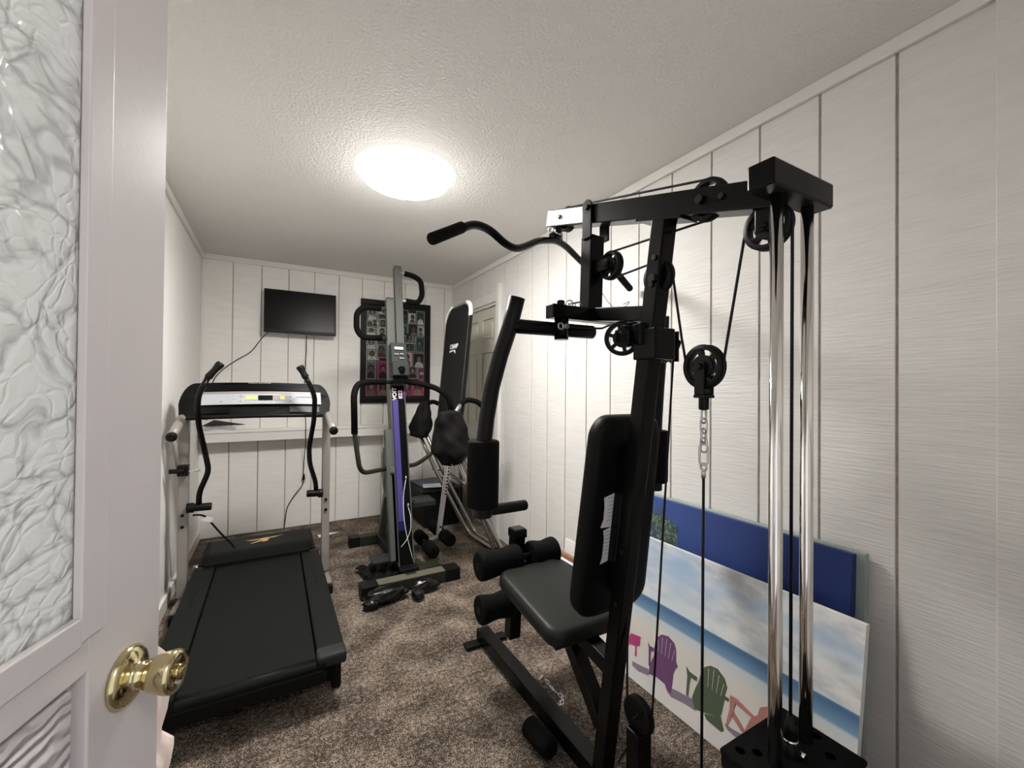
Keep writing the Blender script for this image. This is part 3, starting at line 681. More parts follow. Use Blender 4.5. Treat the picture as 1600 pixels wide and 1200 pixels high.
# torn warning label on the backrest's rear face
yb_ = lambda z: yf(z)+.0335
def bk(x, z): return (x, yb_(z), z)
b = MB(); L1 = [(.846,.93),(.922,.95),(.914,.835),(.884,.836),(.843,.838),(.852,.862),(.851,.90)]; L2 = [(.856,.828),(.884,.8355),(.914,.8352),(.908,.735),(.856,.722),(.862,.745),(.862,.80)]
for Lp in (L1, L2): b.poly([bk(x, z) for x, z in Lp])
lb = b.build('warning_label', M['paper'], back); lb['label'] = 'torn white printed paper on the back of the backrest'
b = MB()
for k in range(16):
    z = .925-k*.0115; x1 = .908-.012*((k*7) % 3)*.6
    if .832 < z < .845: continue
    b.poly([(x, yb_(zz)-.0006, zz) for x, zz in ((.862+.004*(k % 2), z), (x1, z+.004), (x1, z+.0055), (.862+.004*(k % 2), z+.0018))])
b.apart('label_print', M['ink'], lb)
# seat frame, brace, leg developer
b = MB(); b.bar((XG, yf(.40), .405), (XG, 1.56, .495), .05, .05, bev=.003); b.bar((XG, 1.20, .40), (XG, yf(.22)+.0, .20), .05, .045, bev=.003)
b.build('seat_frame', GB, gym)
b = MB(); b.bar((XG+.004, 1.60, .175), (XG+.004, 1.565, .625), .052, .052, (0,1,0), .003); b.box((XG+.004, 1.563, .632), (.060, .062, .035), bev=.003)
b.cyl((XG-.03, 1.58, .50), (XG+.04, 1.58, .50), .012); b.build('leg_lever_post', GB, gym)
b = MB(); b.box((XG+.004, 1.563, .651), (.05, .05, .003)); b.build('lit_post_top', M['grey_plate'], gym)  # grey sheet paints the lit top of the black post
def roller(y, z, x0, x1, r=.056):
    bb = MB(); pts = []; rr = []
    xm = (x0+x1)/2
    prof = [(0,.80),(.015,.95),(.04,1.0),(.12,1.02),(.25,.97),(.40,.90),(.5,.88),(.6,.90),(.75,.97),(.88,1.02),(.96,1.0),(.985,.95),(1,.80)]
    for t, k in prof: pts.append((x0+(x1-x0)*t, y, z)); rr.append(r*k)
    bb.tube(pts, rr, 28); return bb
for (y, z, x0, x1) in ((1.50, .552, .70, .883), (1.50, .552, .937, 1.062), (1.565, .342, .735, .885), (1.565, .342, .945, 1.09)):
    roller(y, z, x0, x1).build('foam_roller', M['matte_black'], gym)
b = MB(); b.cyl((.698, 1.50, .552), (1.064, 1.50, .552), .014); b.cyl((.733, 1.565, .342), (1.092, 1.565, .342), .014); b.apart('roller_bar', M['black'], gym)
# mid beam, cross bar, swing post
b = MB(); b.bar((XG, yf(1.46)-.002, 1.458), (XG, 1.05, 1.487), .06, .042, bev=.003); b.build('mid_beam', GB, gym)
b = MB(); b.box((XG-.005, 1.066, 1.485), (.352, .042, .042), bev=.003); b.cyl((.772, 1.066, 1.503), (.772, 1.066, 1.522), .012, bev=.004); b.cyl((1.05, 1.066, 1.503), (1.05, 1.066, 1.522), .012, bev=.004); b.build('cross_bar', GB, gym)
b = MB(); b.bar((XG-.012, 1.075, 1.50), (XG-.005, 1.075, 1.745), .056, .05, (0,1,0), .003); b.build('press_arm_post', GB, gym)
for x in (XG-.0365, XG+.0365):
    b = MB(); b.box((x, 1.066, 1.785), (.006, .044, .105), bev=.002); b.cyl((x-.003, 1.066, 1.836), (x+.003, 1.066, 1.836), .022); b.cyl((x-.009, 1.066, 1.834), (x+.009, 1.066, 1.834), .010, seg=6); b.apart('pivot_strap', GB, gym)
# butterfly arms
def fly_arm(s, X0):
    f = lambda x: XG + s*(XG-x)*-1 if s > 0 else x
    mx = (lambda x: x) if s < 0 else (lambda x: 2*X0-x)
    bb = MB(); bb.cyl((mx(.60), 1.07, 1.430), (mx(.90 if s < 0 else .80), 1.068, 1.432), .0215, bev=.002)
    bb.cyl((mx(.775), 1.066, 1.47), (mx(.775), 1.066, 1.40), .022)
    arm = bb.build('butterfly_arm', GB, gym)
    bb = MB(); bb.tube([(mx(.612), 1.060, 1.512), (mx(.598), 1.075, 1.430), (mx(.580), 1.100, 1.345), (mx(.564), 1.122, 1.250), (mx(.555), 1.136, 1.160), (mx(.55), 1.145, 1.08), (mx(.55), 1.148, .88)], .0235, 20)
    bb.build('arm_tube', M['rubber'], arm)
    bb = MB(); bb.capsule((mx(.549), 1.145, 1.092), (mx(.549), 1.148, .893), .048, 28, .16); bb.build('arm_pad', M['matte_black'], arm)
    bb = MB(); bb.cyl((mx(.55), 1.148, .90), (mx(.55), 1.148, .862), .028, bev=.003); bb.capsule((mx(.55), 1.15, .878), (mx(.705), 1.15, .878), .0165, 16, .5); bb.build('arm_handle', M['rubber'], arm)
fly_arm(-1, XG); fly_arm(1, .915)
b = MB(); b.cyl((.768, 1.04, 1.437), (.768, 1.025, 1.437), .008, seg=6).torus((.752, 1.038, 1.437), (0,1,0), .009, .003, 16, 6).build('cable_hook', M['steel'], gym)
# cables
def cable(pts, r=.0032, name='cable', rnd=0.0, m_='cable'):
    bb = MB(); bb.tube(pts, r, 8, rnd); return bb.build(name, M[m_], gym)
def arcp(c, r, a0, a1, n=10): return [(c[0], c[1]+r*math.cos(a0+(a1-a0)*i/n), c[2]+r*math.sin(a0+(a1-a0)*i/n)) for i in range(n+1)]
dg = math.radians
cable([(XG, 1.285, 1.862)] + arcp(PF, .042, dg(20), dg(105)) + arcp(PT, .049, dg(105), dg(265), 14) + arcp(PP, .043, dg(100), dg(-80), 14) + arcp(PU, .045, dg(100), dg(195), 10)[::1])
cable(arcp(PU, .045, dg(100), dg(180), 8) + [(XG, .730, 1.38)] + arcp(PFREE, .052, dg(10), dg(-190), 18) + [(XG, .566, 1.585)] + arcp(PB, .048, dg(10), dg(180), 14) + [(XG, .466, .60)])
cable([(XG-.14, 1.045, 1.437), (XG-.03, 1.0, 1.435), (XG-.04, .95, 1.44), (XG-.03, .86, 1.436), (PR[0], PR[1]+.03, 1.40), (PR[0]+.02, PR[1]-.03, 1.385), (PR[0]+.012, PR[1]-.01, 1.33), (XG+.004, .8225, .37)] + arcp(PL, .048, dg(-170), dg(-20), 8) + [(XG, .913, .34), (XG, .915, .70), (XG+.02, .92, 1.10)], rnd=.01)
cable([(XG, PFREE[1], 1.045), (XG-.003, .665, .10)], .0034)
cable([(XG-.02, .925, .16), (XG, .87, .285)], .003)
b = MB(); b.cyl((XG, .665, 1.055), (XG, .665, 1.035), .0055).build('cable_sleeve', M['steel'], gym)
def link_ring(bb, c, L, W, r, axis):
    """oval chain link hanging down"""
    c = Vector(c); ax = Vector(axis); dn = Vector((0,0,-1)); sd = ax.cross(dn).normalized(); pts = []
    for i in range(20):
        a = 2*PI*i/20; x = W/2*math.cos(a); y = math.sin(a); yy_ = (L/2-W/2)*(1 if y > 0 else -1) + W/2*y
        pts.append(c + sd*x + dn*yy_)
    bb.tube(pts, r, 6, closed=True)
z0 = 1.197
for k in range(4):
    b = MB(); link_ring(b, (XG, .665, z0-.012-k*.0235), .034, .017, .0026, (1,0,0) if k % 2 else (0,1,0)); b.build('chain_link', M['steel'], gym)
b = MB(); link_ring(b, (XG, .665, 1.092), .050, .018, .0030, (.8,.6,0)); b.torus((XG, .665, 1.062), (1,0,0), .008, .003, 18, 6); b.build('snap_hook', M['steel'], gym)
# thin loose wire on the mid beam
cable([(XG+.02, 1.055, 1.56), (XG+.025, 1.03, 1.525), (XG+.02, .99, 1.495), (XG+.01, .94, 1.497), (XG+.012, .92, 1.512), (XG-.01, .93, 1.50)], .0011, 'loose_wire', .02)
b = MB(); b.torus((.80, 1.06, 1.512), (.2,.9,.3), .012, .0022, 16, 6).torus((.835, 1.06, 1.512), (.6,.5,.6), .010, .002, 16, 6).cyl((.79, 1.05, 1.51), (.85, 1.06, 1.525), .003).apart('clip', M['steel'], gym)

# lat bar hanging from the top beam
lat = thing('lat_pulldown_bar', 'bent black wide lat bar clipped under the front of the gym', 'exercise bar', (.917, 1.303, 1.80))
LP = [(.40,1.083,1.668),(.453,1.106,1.697),(.505,1.128,1.728),(.565,1.154,1.733),(.64,1.186,1.709),(.69,1.206,1.707),(.745,1.229,1.733),(.81,1.257,1.772),(.917,1.303,1.806),(.985,1.332,1.806),(1.06,1.363,1.785),(1.14,1.397,1.765),(1.22,1.431,1.763),(1.32,1.474,1.80),(1.40,1.508,1.815),(1.45,1.53,1.808)]
b = MB(); b.tube(LP, .0125, 16, .05, 5); b.build('bar', GB, lat)
b = MB(); b.capsule((.350, 1.062, 1.634), (.462, 1.110, 1.705), .0165, 18, .5); b.build('grip', M['matte_black'], lat)
b = MB(); b.capsule((1.40, 1.508, 1.815), (1.585, 1.586, 1.760), .0165, 18, .5); b.build('grip', M['matte_black'], lat)
b = MB(); b.torus((.905, 1.30, 1.822), (.39,-.92,0), .014, .004, 20, 8); link_ring(b, (.905, 1.296, 1.845), .036, .018, .003, (1,0,0)); b.torus((.885, 1.285, 1.835), (1,.3,0), .012, .0035, 16, 8); b.torus((.935, 1.305, 1.826), (1,.6,.3), .012, .0035, 16, 8)
b.apart('carabiner', M['steel'], lat)
b = MB(); b.cyl((.89, 1.29, 1.815), (.945, 1.312, 1.822), .012).cyl((.922, 1.29, 1.835), (.922, 1.29, 1.856), .014, bev=.004); b.apart('swivel', M['black'], lat)

# chain lying by the base beam
ck = MB(); cp = [(.945, 1.43, .078), (.965, 1.445, .074), (.985, 1.448, .05), (1.000, 1.44, .03), (1.012, 1.425, .012), (1.022, 1.405, .006), (1.025, 1.385, .006), (1.015, 1.368, .006), (.998, 1.36, .006), (.985, 1.352, .006), (.978, 1.362, .006)]
for i in range(len(cp)-1):
    a, c = Vector(cp[i]), Vector(cp[i+1]); d = (c-a).normalized(); u = d.orthogonal().normalized() if i % 2 else d.cross(d.orthogonal()).normalized()
    m_ = (a+c)/2; L_ = (c-a).length*1.35; pts = []
    for k in range(12):
        t = 2*PI*k/12; pts.append(m_ + d*L_/2*math.cos(t) + u*.0065*math.sin(t))
    ck.tube(pts, .0028, 6, closed=True)
tag(ck.build('ankle_chain', M['chrome']), 'short silver chain with clip lying beside the gym base beam', 'chain')

# ================================================================== TREADMILL
tm = thing('treadmill', 'black folding treadmill with light grey uprights and silver console', 'treadmill', (-.06, 2.6, 0))
X0, X1 = -.385, .262; XC = (X0+X1)/2
b = MB(); b.box((XC, 2.42, .135), (.50, 1.30, .06), bev=.01).cyl((XC-.25, 1.80, .165), (XC+.25, 1.80, .165), .028, seg=20); b.box((XC, 1.97, .080), (.60, .16, .09), bev=.01).box((XC, 2.60, .08), (.54, .80, .06)); b.apart('deck_frame', M['tm_black'], tm)
b = MB(); 
def belt(t, s_):
    # wraps over the rear roller
    y = 3.0 - 1.20*t; 
    if t < .93: return Vector((XC-.215+.43*s_, y, .1955))
    a = (t-.93)/.07*PI*.8; return Vector((XC-.215+.43*s_, 1.80+.084-.0-.028*math.sin(a)-.084*1.0*(1-0)*(0 if a == 0 else 1)*min(1, a*2), .1955-.028*(1-math.cos(a))))
b.grid(belt, 60, 6); o = b.build('running_belt', M['tm_belt'], tm)
b = MB()
for s_, x0, x1 in ((-1, X0, XC-.222), (1, XC+.222, X1)):
    b = MB(); b.box(((x0+x1)/2, 2.41, .190), (x1-x0, 1.13, .026), bev=.008, seg=3); r_ = b.build('foot_rail', M['tm_rail'], tm)
    b = MB(); xm = (x0+x1)/2; b.box((xm, 1.815, .183), (x1-x0+.006, .075, .048), bev=.012, seg=3); b.build('rail_end_cap', M['grey_plate'] if s_ > 0 else M['tm_rail'], tm)
    b = MB(); b.box((xm, 2.60, .2035), (.016, .22, .003), bev=.001); b.build('rail_marking', M['tm_black'], r_)
    b = MB(); b.box((xm+s_*.03, 1.94, .075), (.035, .12, .15), bev=.01); b.build('rear_foot', M['rubber'], tm)
    b = MB(); b.box((xm, 2.985, .196), (x1-x0, .03, .02), bev=.005); b.build('rail_front_trim', M['grey_plate'], tm)
def hood(t, s_):
    # motor hood: t along Y, s across X
    x = X0+.012+(X1-X0-.024)*s_; y = 2.975+.455*t
    z = .218+.030*math.sin(min(t*4, 1)*PI/2) - .020*t - .05*max(0, t-.85)/.15*.6
    ed = min(s_, 1-s_); z -= .07*max(0, (.05-ed)/.05)**2 + (.19 if False else 0)
    return Vector((x, y, z))
b = MB(); b.grid(hood, 24, 24); b.box((XC, 3.20, .135), (X1-X0-.03, .43, .16), bev=.01); b.box((XC, 2.972, .205), (X1-X0-.10, .012, .028), bev=.004); hd = b.build('motor_hood', M['tm_black'], tm)
# gold bird print on the hood
hc = (-.045, 3.21); b = MB()
def hp(pts): b.poly([(hc[0]+x, hc[1]+y, hood((hc[1]+y-2.975)/.455, (hc[0]+x-X0-.012)/(X1-X0-.024)).z+.002) for x, y in pts])
for k in range(3):
    hp([(-.105+.012*k, .045-.012*k), (-.02, .048-.010*k), (-.02, .042-.010*k), (-.095+.012*k, .038-.012*k)]); hp([(.02, .052-.010*k), (.115-.02*k, .07-.014*k), (.10-.02*k, .058-.014*k), (.02, .044-.010*k)])
hp([(-.02, .05), (.02, .055), (.03, .02), (.0, -.01), (-.02, .01)]); hp([(-.02, .01), (0, -.01), (-.075, -.05), (-.07, -.035)]); hp([(0, .0), (.03, .02), (.02, -.03), (-.01, -.04)])
b.build('bird_print', M['gold'], hd, normals=False)
b = MB(); b.cyl((XC-.33, 3.02, .19), (XC-.30, 3.02, .19), .02).build('pivot_bolt', M['chrome'], tm)
# uprights
XU = (-.437, .300)
for i, x in enumerate(XU):
    b = MB(); y0 = 2.99; b.bar((x, y0, .06), (x, y0+.0, 1.075), .046, .062 if i == 0 else .05, (0,1,0), .006); u_ = b.build('side_upright', M['tm_gray'], tm)
    b = MB()
    for z in (.52, .455): b.cyl((x, y0-.026-.005*(i == 0), z), (x, y0-.0335, z), .009, seg=12)
    b.apart('upright_screw', M['black'], u_)
    b = MB(); b.box((x, 2.93, .028), (.045, .34, .035), bev=.004); b.box((x, 2.83, .052), (.042, .10, .02), bev=.004); b.build('foot_plate', M['tm_gray'], tm)
    b = MB(); b.box((x, 2.775, .026), (.05, .05, .05), bev=.006); b.box((x, 3.11, .026), (.05, .05, .05), bev=.006); b.apart('foot_tip', M['rubber'], tm)
    sgn = -1 if i == 0 else 1
    b = MB(); b.tube([(x, 2.995, 1.03), (x, 2.95, 1.075), (x+sgn*.008, 2.84, 1.035), (x+sgn*.014, 2.735, .988)], .0225, 18, .05, 6); b.build('handrail', M['tm_gray'], tm)
    b = MB(); b.capsule((x+sgn*.014, 2.74, .989), (x+sgn*.0155, 2.712, .978), .0245, 18, .5); b.build('handrail_cap', M['black'], tm)
# console
cn = MB(); CX0, CX1 = -.462, .318; CXC = (CX0+CX1)/2
def cons_pt(x, v):
    """v 0..1 from the bottom to the top edge, console face leans away; x across"""
    t = (x-CXC)/((CX1-CX0)/2); top = 1.268-.012*t*t; bot = 1.055+.010*(1-t*t)
    return Vector((x, 2.90+.13*v-.03*(1-t*t), bot+(top-bot)*v))
def cons_strip(bb, xa, xb, va, vb, off=0.0, n=24):
    fs = []; V = []
    for i in range(n+1):
        x = xa+(xb-xa)*i/n
        p0, p1 = cons_pt(x, va), cons_pt(x, vb); nn = Vector((0,-.85,.53))*off; V.append((bb.bm.verts.new(p0+nn), bb.bm.verts.new(p1+nn)))
    for A, B in zip(V, V[1:]): fs.append(bb.bm.faces.new((A[0], B[0], B[1], A[1])))
    bb._tag(fs, True)
# body: swept outline with rounded upper corners
def outline(off):
    pts = []
    rc = .085
    for i in range(25): pts.append(cons_pt(CX0+.012+(CX1-CX0-.024)*i/24*1.0, 0))
    for i in range(9):
        a = PI/2*i/8; pts.append(cons_pt(CX1-rc*.75+rc*.75*math.cos(a)-.008*i/8, .42+.58*math.sin(a)))
    for i in range(1, 24): pts.append(cons_pt(CX1-rc*.75-.008-(CX1-CX0-1.5*rc-.016)*i/24, 1))
    for i in range(9):
        a = PI/2*i/8; pts.append(cons_pt(CX0+rc*.75-rc*.75*math.sin(a)+.008*(1-i/8), .42+.58*math.cos(a)))
    return [p+Vector((0, off*.9, -off*.1)) for p in pts]
o1, o2 = outline(0), outline(.07); n_ = len(o1)
v1 = [cn.bm.verts.new(p) for p in o1]; v2 = [cn.bm.verts.new(p) for p in o2]
fs = [cn.bm.faces.new(v1), cn.bm.faces.new(v2[::-1])] + [cn.bm.faces.new((v1[i], v2[i], v2[(i+1) % n_], v1[(i+1) % n_])) for i in range(n_)]
cn._tag(fs, False); con = cn.build('console', M['tm_black'], tm)
b = MB(); cons_strip(b, -.375, .262, .36, .66, .006); pn = b.build('control_panel', M['tm_silver'], con)
b = MB(); cons_strip(b, -.375, .262, .66, .72, .007); b.build('panel_lip', M['tm_gray'], con)
b = MB(); cons_strip(b, -.40, .25, .76, .93, .003); b.build('book_ledge', M['screen'], con)
b = MB(); cons_strip(b, -.37, -.215, .13, .30, .004); cons_strip(b, .085, .25, .13, .30, .004); b.apart('storage_tray', M['screen'], con)
b = MB(); b.tube([cons_pt(CX0+.05+(CX1-CX0-.1)*i/20, .04)+Vector((0,-.012,0)) for i in range(21)], .011, 10); b.build('front_rail', M['black'], con)
b = MB(); cons_strip(b, -.145, -.085, .475, .585, .009, 4); cons_strip(b, .035, .060, .475, .585, .009, 4); b.apart('start_button', M['yellow'], pn)
b = MB(); cons_strip(b, -.080, -.005, .46, .60, .009, 4); b.build('display_window', M['screen'], pn)
b = MB(); cons_strip(b, -.002, .032, .46, .60, .009, 4); b.build('display_key', M['tm_gray'], pn)
b = MB()
for x in (-.175, .085): 
    for v in (.42, .56): cons_strip(b, x, x+.012, v, v+.035, .009, 2)
for k in range(9): cons_strip(b, -.15+.027*k, -.146+.027*k, .41, .43, .009, 1)
cons_strip(b, .12, .21, .555, .575, .009, 3); cons_strip(b, -.23, -.229, .38, .64, .009, 1); cons_strip(b, -.268, -.258, .41, .455, .009, 1); cons_strip(b, -.22, -.195, .5, .51, .009, 1); cons_strip(b, .105, .125, .5, .51, .009, 1)
b.build('key_marks', M['ink'], pn)
lettering('brand_lettering', 'PRO-FORM', .012, cons_pt(-.075, .965)+Vector((0,-.004,.003)), (1,0,0), (0,.52,.85), M['tm_gray'], con, sx=2.0)
# workout arms
def tm_arm(pivot, path, grip, thing_):
    b = MB(); b.cyl(pivot[0], pivot[1], .021, bev=.004).cyl(pivot[0], (pivot[0][0]+(pivot[1][0]-pivot[0][0])*.3, pivot[0][1], pivot[0][2]), .027, bev=.003); a_ = b.build('upper_body_arm', M['black'], thing_)
    b = MB(); b.tube(path, .0140, 16, .035, 6); b.build('arm_tube', M['gloss_black'], a_)
    b = MB(); g0, g1 = Vector(grip[0]), Vector(grip[1]); rr = [.014, .0195, .0190, .0178, .0172, .0176, .0188, .0210, .0225, .018]; b.tube([g0+(g1-g0)*i/9 for i in range(10)], rr, 16); b.build('hand_grip', M['rubber'], a_)
tm_arm(((-.415, 2.93, .565), (-.300, 2.93, .562)), [(-.359, 2.93, .575), (-.359, 2.93, .645), (-.315, 2.93, .765), (-.339, 2.93, .895), (-.355, 2.86, 1.021), (-.356, 2.80, 1.129), (-.350, 2.79, 1.20), (-.312, 2.80, 1.29)], ((-.316, 2.80, 1.285), (-.252, 2.80, 1.372)), tm)
tm_arm(((.278, 2.93, .572), (.186, 2.93, .577)), [(.240, 2.93, .585), (.235, 2.93, .649), (.201, 2.93, .761), (.196, 2.93, .861), (.216, 2.85, 1.04), (.216, 2.80, 1.18), (.190, 2.79, 1.25), (.165, 2.80, 1.30)], ((.168, 2.80, 1.295), (.130, 2.80, 1.368)), tm)
b = MB(); b.cyl((-.492, 2.915, .777), (-.425, 2.915, .775), .013, bev=.003).box((-.433, 2.945, .775), (.052, .055, .06), bev=.006); b.build('spring_knob', M['black'], tm)
b = MB(); b.cyl((-.41, 2.915, .774), (-.352, 2.915, .774), .005).build('lock_pin', M['chrome'], tm)
b = MB(); b.tube([(-.437, 2.99, .76), (-.452, 3.05, .50), (-.455, 3.12, .25), (-.44, 3.16, .16)], .012, 12, .1).tube([(-.465, 2.87, .95), (-.462, 2.96, .80), (-.455, 3.0, .72)], .010, 12, .05); b.apart('support_strut', M['tm_gray'], tm)
b = MB(); b.tube([(-.40, 3.04, .495), (-.37, 3.05, .492), (-.345, 3.06, .478), (-.31, 3.08, .42), (-.27, 3.10, .35), (-.22, 3.12, .28), (-.2, 3.13, .24)], .0055, 10, .04).build('power_lead', M['cable'], tm)
b = MB(); b.box((-.335, 3.058, .458), (.055, .003, .028), rotm('Y', .35)); b.build('cord_tag', M['paper'], tm)

# ================================================================== VERTICAL CLIMBER
cm = thing('vertical_climber', 'tall grey climbing machine with blue striped column and looped black handles', 'climbing machine', (.77, 2.95, 0))
def cy(z): return 2.735+.252*(z-.08)      # front face of the leaning column
sl = Vector((0, .2444, .9697))
b = MB(); b.box((.765, 2.612, .040), (.42, .088, .066), bev=.003).build('front_foot', M['olive_dark'], cm)
b = MB(); b.box((.765, 2.612, .0735), (.42, .078, .002)).build('foot_plate_top', M['olive_tan'], cm)
for x in (.505, 1.022):
    b = MB(); b.box((x, 2.612, .040), (.10, .096, .076), bev=.004).build('foot_cap', M['rubber'], cm)
b = MB(); b.bar((.765, 2.62, .045), (.765, 3.50, .045), .07, .06, (0,0,1), .003).build('base_beam', M['olive_dark'], cm)
b = MB(); b.box((.765, 3.49, .040), (.36, .08, .065), bev=.004).build('rear_foot', M['olive_dark'], cm)
for x in (.56, .97):
    b = MB(); b.box((x, 3.49, .040), (.08, .088, .076), bev=.004).build('foot_cap', M['rubber'], cm)
b = MB(); b.bar((.755, cy(.85)+.12, .85), (.765, 3.46, .07), .05, .05, bev=.003); b.apart('rear_strut', M['olive'], cm)
b = MB(); y0, y1 = cy(.09)+.055, cy(1.28)+.055; b.bar((.766, y0, .09), (.766, y1, 1.28), .104, .10, (0,1,0), .004); body = b.build('column', M['olive'], cm)
b = MB()
for x in (.7165, .8155): b.bar((x, cy(.085)-.004, .085), (x, cy(1.265)-.004, 1.265), .007, .012, (0,1,0), .001)
b.bar((.72, cy(1.262)-.006, 1.262), (.812, cy(1.262)-.006, 1.262), .007, .010, (0,1,0), .001); b.build('face_frame', M['olive'], body)
b = MB(); b.bar((.766, cy(.085)-.001, .085), (.766, cy(1.262)-.001, 1.262), .094, .004, (0,1,0), 0); b.build('face_cover', M['screen'], body)
b = MB(); b.bar((.742, cy(.30)-.004, .30), (.742, cy(1.16)-.004, 1.16), .050, .002, (0,1,0), 0); b.build('scale_margin', M['navy'], body)
b = MB()
for k in range(92):
    z = .36+k*.0087; b.bar((.7465, cy(z)-.0055, z), (.7465, cy(z+.0066)-.0055, z+.0066), .036, .001, (0,1,0), 0)
sc_ = b.build('height_scale', M['blue_print'], body); sc_['label'] = 'blue ruled height scale strip'
zc = 1.20; lettering('white_lettering', 'VOIT', .040, (.744, cy(zc)-.006, zc), sl, (-1,0,0), M['white'], body, .0006, sx=1.0)
lettering('pink_lettering', '822', .036, (.785, cy(1.195)-.006, 1.195), sl, (-1,0,0), M['pinkink'], body, .0006, sx=1.15)
lettering('blue_lettering', 'FITNESS', .016, (.806, cy(1.19)-.006, 1.19), sl, (-1,0,0), M['blue_print'], body, .0006)
# twin sliding poles
def lean(z): return 3.03+.245*(z-1.26)
for (x, zt_, nm) in ((.742, 1.895, 'left'), (.812, 2.155, 'right')):
    b = MB(); zb = 1.25; b.bar((x, lean(zb)+.06, zb), (x, lean(zt_)+.0, zt_), .058, .050, (0,1,0), .004); b.bar((x, lean(zt_)-.001, zt_), (x, lean(zt_)+.003, zt_+.012), .052, .044, (0,1,0), .003); p_ = b.build('sliding_pole', M['olive'], cm)
    s_ = -1 if nm == 'left' else 1
    if nm == 'left': pts = [(x-.02, 3.17, 1.822), (.55, 3.15, 1.818), (.505, 3.15, 1.77), (.505, 3.15, 1.652), (.545, 3.15, 1.600), (x-.02, 3.15, 1.604)]
    else: pts = [(x+.02, 3.22, 2.118), (.925, 3.20, 2.103), (.985, 3.20, 2.07), (.993, 3.19, 1.955), (.96, 3.19, 1.895), (x+.02, 3.18, 1.90)]
    b = MB(); b.tube(pts, .0145, 14, .06, 6).build('climbing_handle', M['steel'], p_)
    q = [Vector(p) for p in pts]; q[0] = q[0].lerp(q[1], .28); q[-1] = q[-1].lerp(q[-2], .22)
    b = MB(); b.tube(q, .0205, 16, .06, 6).build('foam_cover', M['matte_black'], p_)
# console
b = MB(); R_ = rotm('X', -.25)
b.box((.765, 3.010, 1.475), (.112, .075, .16), rotm('X', -.30), .006); b.box((.770, 2.985, 1.365), (.116, .10, .10), rotm('X', -.25), .006); cc = b.build('console', M['grey_plate'], cm)
b = MB(); b.box((.772, 2.995, 1.297), (.112, .09, .035), bev=.003).build('console_underside', M['screen'], cm)
b = MB(); b.box((.762, 2.977, 1.520), (.062, .004, .020), rotm('X', -.30)).build('display', M['tm_silver'], cc)
b = MB()
for dx, z in ((-.028, 1.478), (-.012, 1.478), (.01, 1.480), (.022, 1.480), (.008, 1.450), (.024, 1.450)): b.box((.762+dx, 2.973-.3*(1.52-z), z), (.011, .004, .006), rotm('X', -.30))
b.apart('console_button', M['tm_silver'], cc)
b = MB(); b.cyl((.772, 2.942, 1.368), (.772, 2.912, 1.36), .022, .018, bev=.003).cyl((.772, 2.94, 1.368), (.772, 2.935, 1.366), .027); b.build('tension_knob', M['screen'], cc)
# fixed looped side bars
for pts, g0, g1 in (([(.72, 3.00, 1.282), (.52, 2.85, 1.278), (.455, 2.78, 1.262), (.430, 2.75, 1.205), (.437, 2.75, .956), (.452, 2.75, .850), (.470, 2.76, .740), (.505, 2.80, .700), (.715, 2.95, .690)], 0, 4),
                    ([(.81, 3.00, 1.285), (.90, 2.92, 1.275), (1.01, 2.85, 1.238), (1.085, 2.83, 1.172), (1.10, 2.83, 1.085), (1.068, 2.84, .875), (.935, 2.86, .758), (.865, 2.90, .705), (.815, 2.95, .695)], 0, 4)):
    b = MB(); b.tube(pts, .0145, 14, .07, 6); sb = b.build('side_handlebar', M['olive_dark'], cm)
    q = [Vector(p) for p in pts[:5]]; q[0] = q[0].lerp(q[1], .30)
    b = MB(); b.tube(q, .0195, 16, .07, 6).build('foam_sleeve', M['matte_black'], sb)
b = MB(); b.tube([(.700, cy(.84)+.10, .84), (.672, cy(.80)+.12, .79), (.664, cy(.66)+.12, .66), (.672, cy(.52)+.12, .53), (.700, cy(.48)+.10, .47)], .008, 10, .03).box((.690, cy(.66)+.10, .66), (.035, .06, .34), rotm('X', -.245), .004); b.build('side_bracket', M['olive'], cm)
# slider with pedals
b = MB(); b.bar((.69, cy(.12)+.02, .12), (.69, cy(.95)+.02, .95), .046, .05, (0,1,0), .003); b.build('pedal_track', M['olive'], cm)
b = MB(); b.bar((.705, cy(.12)-.012, .12), (.705, cy(.66)-.012, .66), .014, .012, (0,1,0), .001).build('track_slot', M['hole'], cm)
b = MB(); b.box((.698, cy(.69)-.012, .69), (.026, .03, .035), bev=.003); b.build('track_roller', M['steel'], cm)
b = MB(); b.box((.628, 2.845, .118), (.135, .135, .014), bev=.003).box((.70, 2.82, .13), (.03, .10, .05), bev=.003); b.build('foot_pedal', M['grey_plate'], cm)
b = MB(); b.box((.935, 2.98, .437), (.16, .17, .016), rotm('Y', .0), .003).box((.935, 2.90, .425), (.16, .012, .03), bev=.002).box((.845, 2.96, .43), (.06, .09, .05), bev=.003); b.build('foot_pedal', M['grey_plate'], cm)
b = MB(); b.box((.80, 2.94, .40), (.04, .05, .09), bev=.004); b.build('pedal_slider', M['olive_dark'], cm)
b = MB()
for pts in ([(.79, cy(.62)-.008, .62), (.765, cy(.55)-.02, .52), (.757, cy(.4)-.03, .40), (.765, cy(.3)-.03, .30), (.79, cy(.2)-.02, .19), (.812, cy(.12)-.012, .10)],
            [(.795, cy(.44)-.008, .445), (.806, cy(.38)-.02, .39), (.80, cy(.3)-.025, .30), (.77, cy(.26)-.02, .24), (.735, cy(.22)-.012, .205)]):
    b.tube(pts, .0018, 8, .1)
for p in ((.79, cy(.62)-.01, .625), (.795, cy(.445)-.01, .45)): b.cyl(p, (p[0], p[1], p[2]+.018), .006, .002, seg=10)
st_ = b.apart('pull_cord', M['white'], cm); st_['label'] = 'thin white cords across the column face'
b = MB(); b.box((.766, 2.685, .085), (.12, .07, .03), bev=.006); b.build('column_base', M['rubber'], cm)

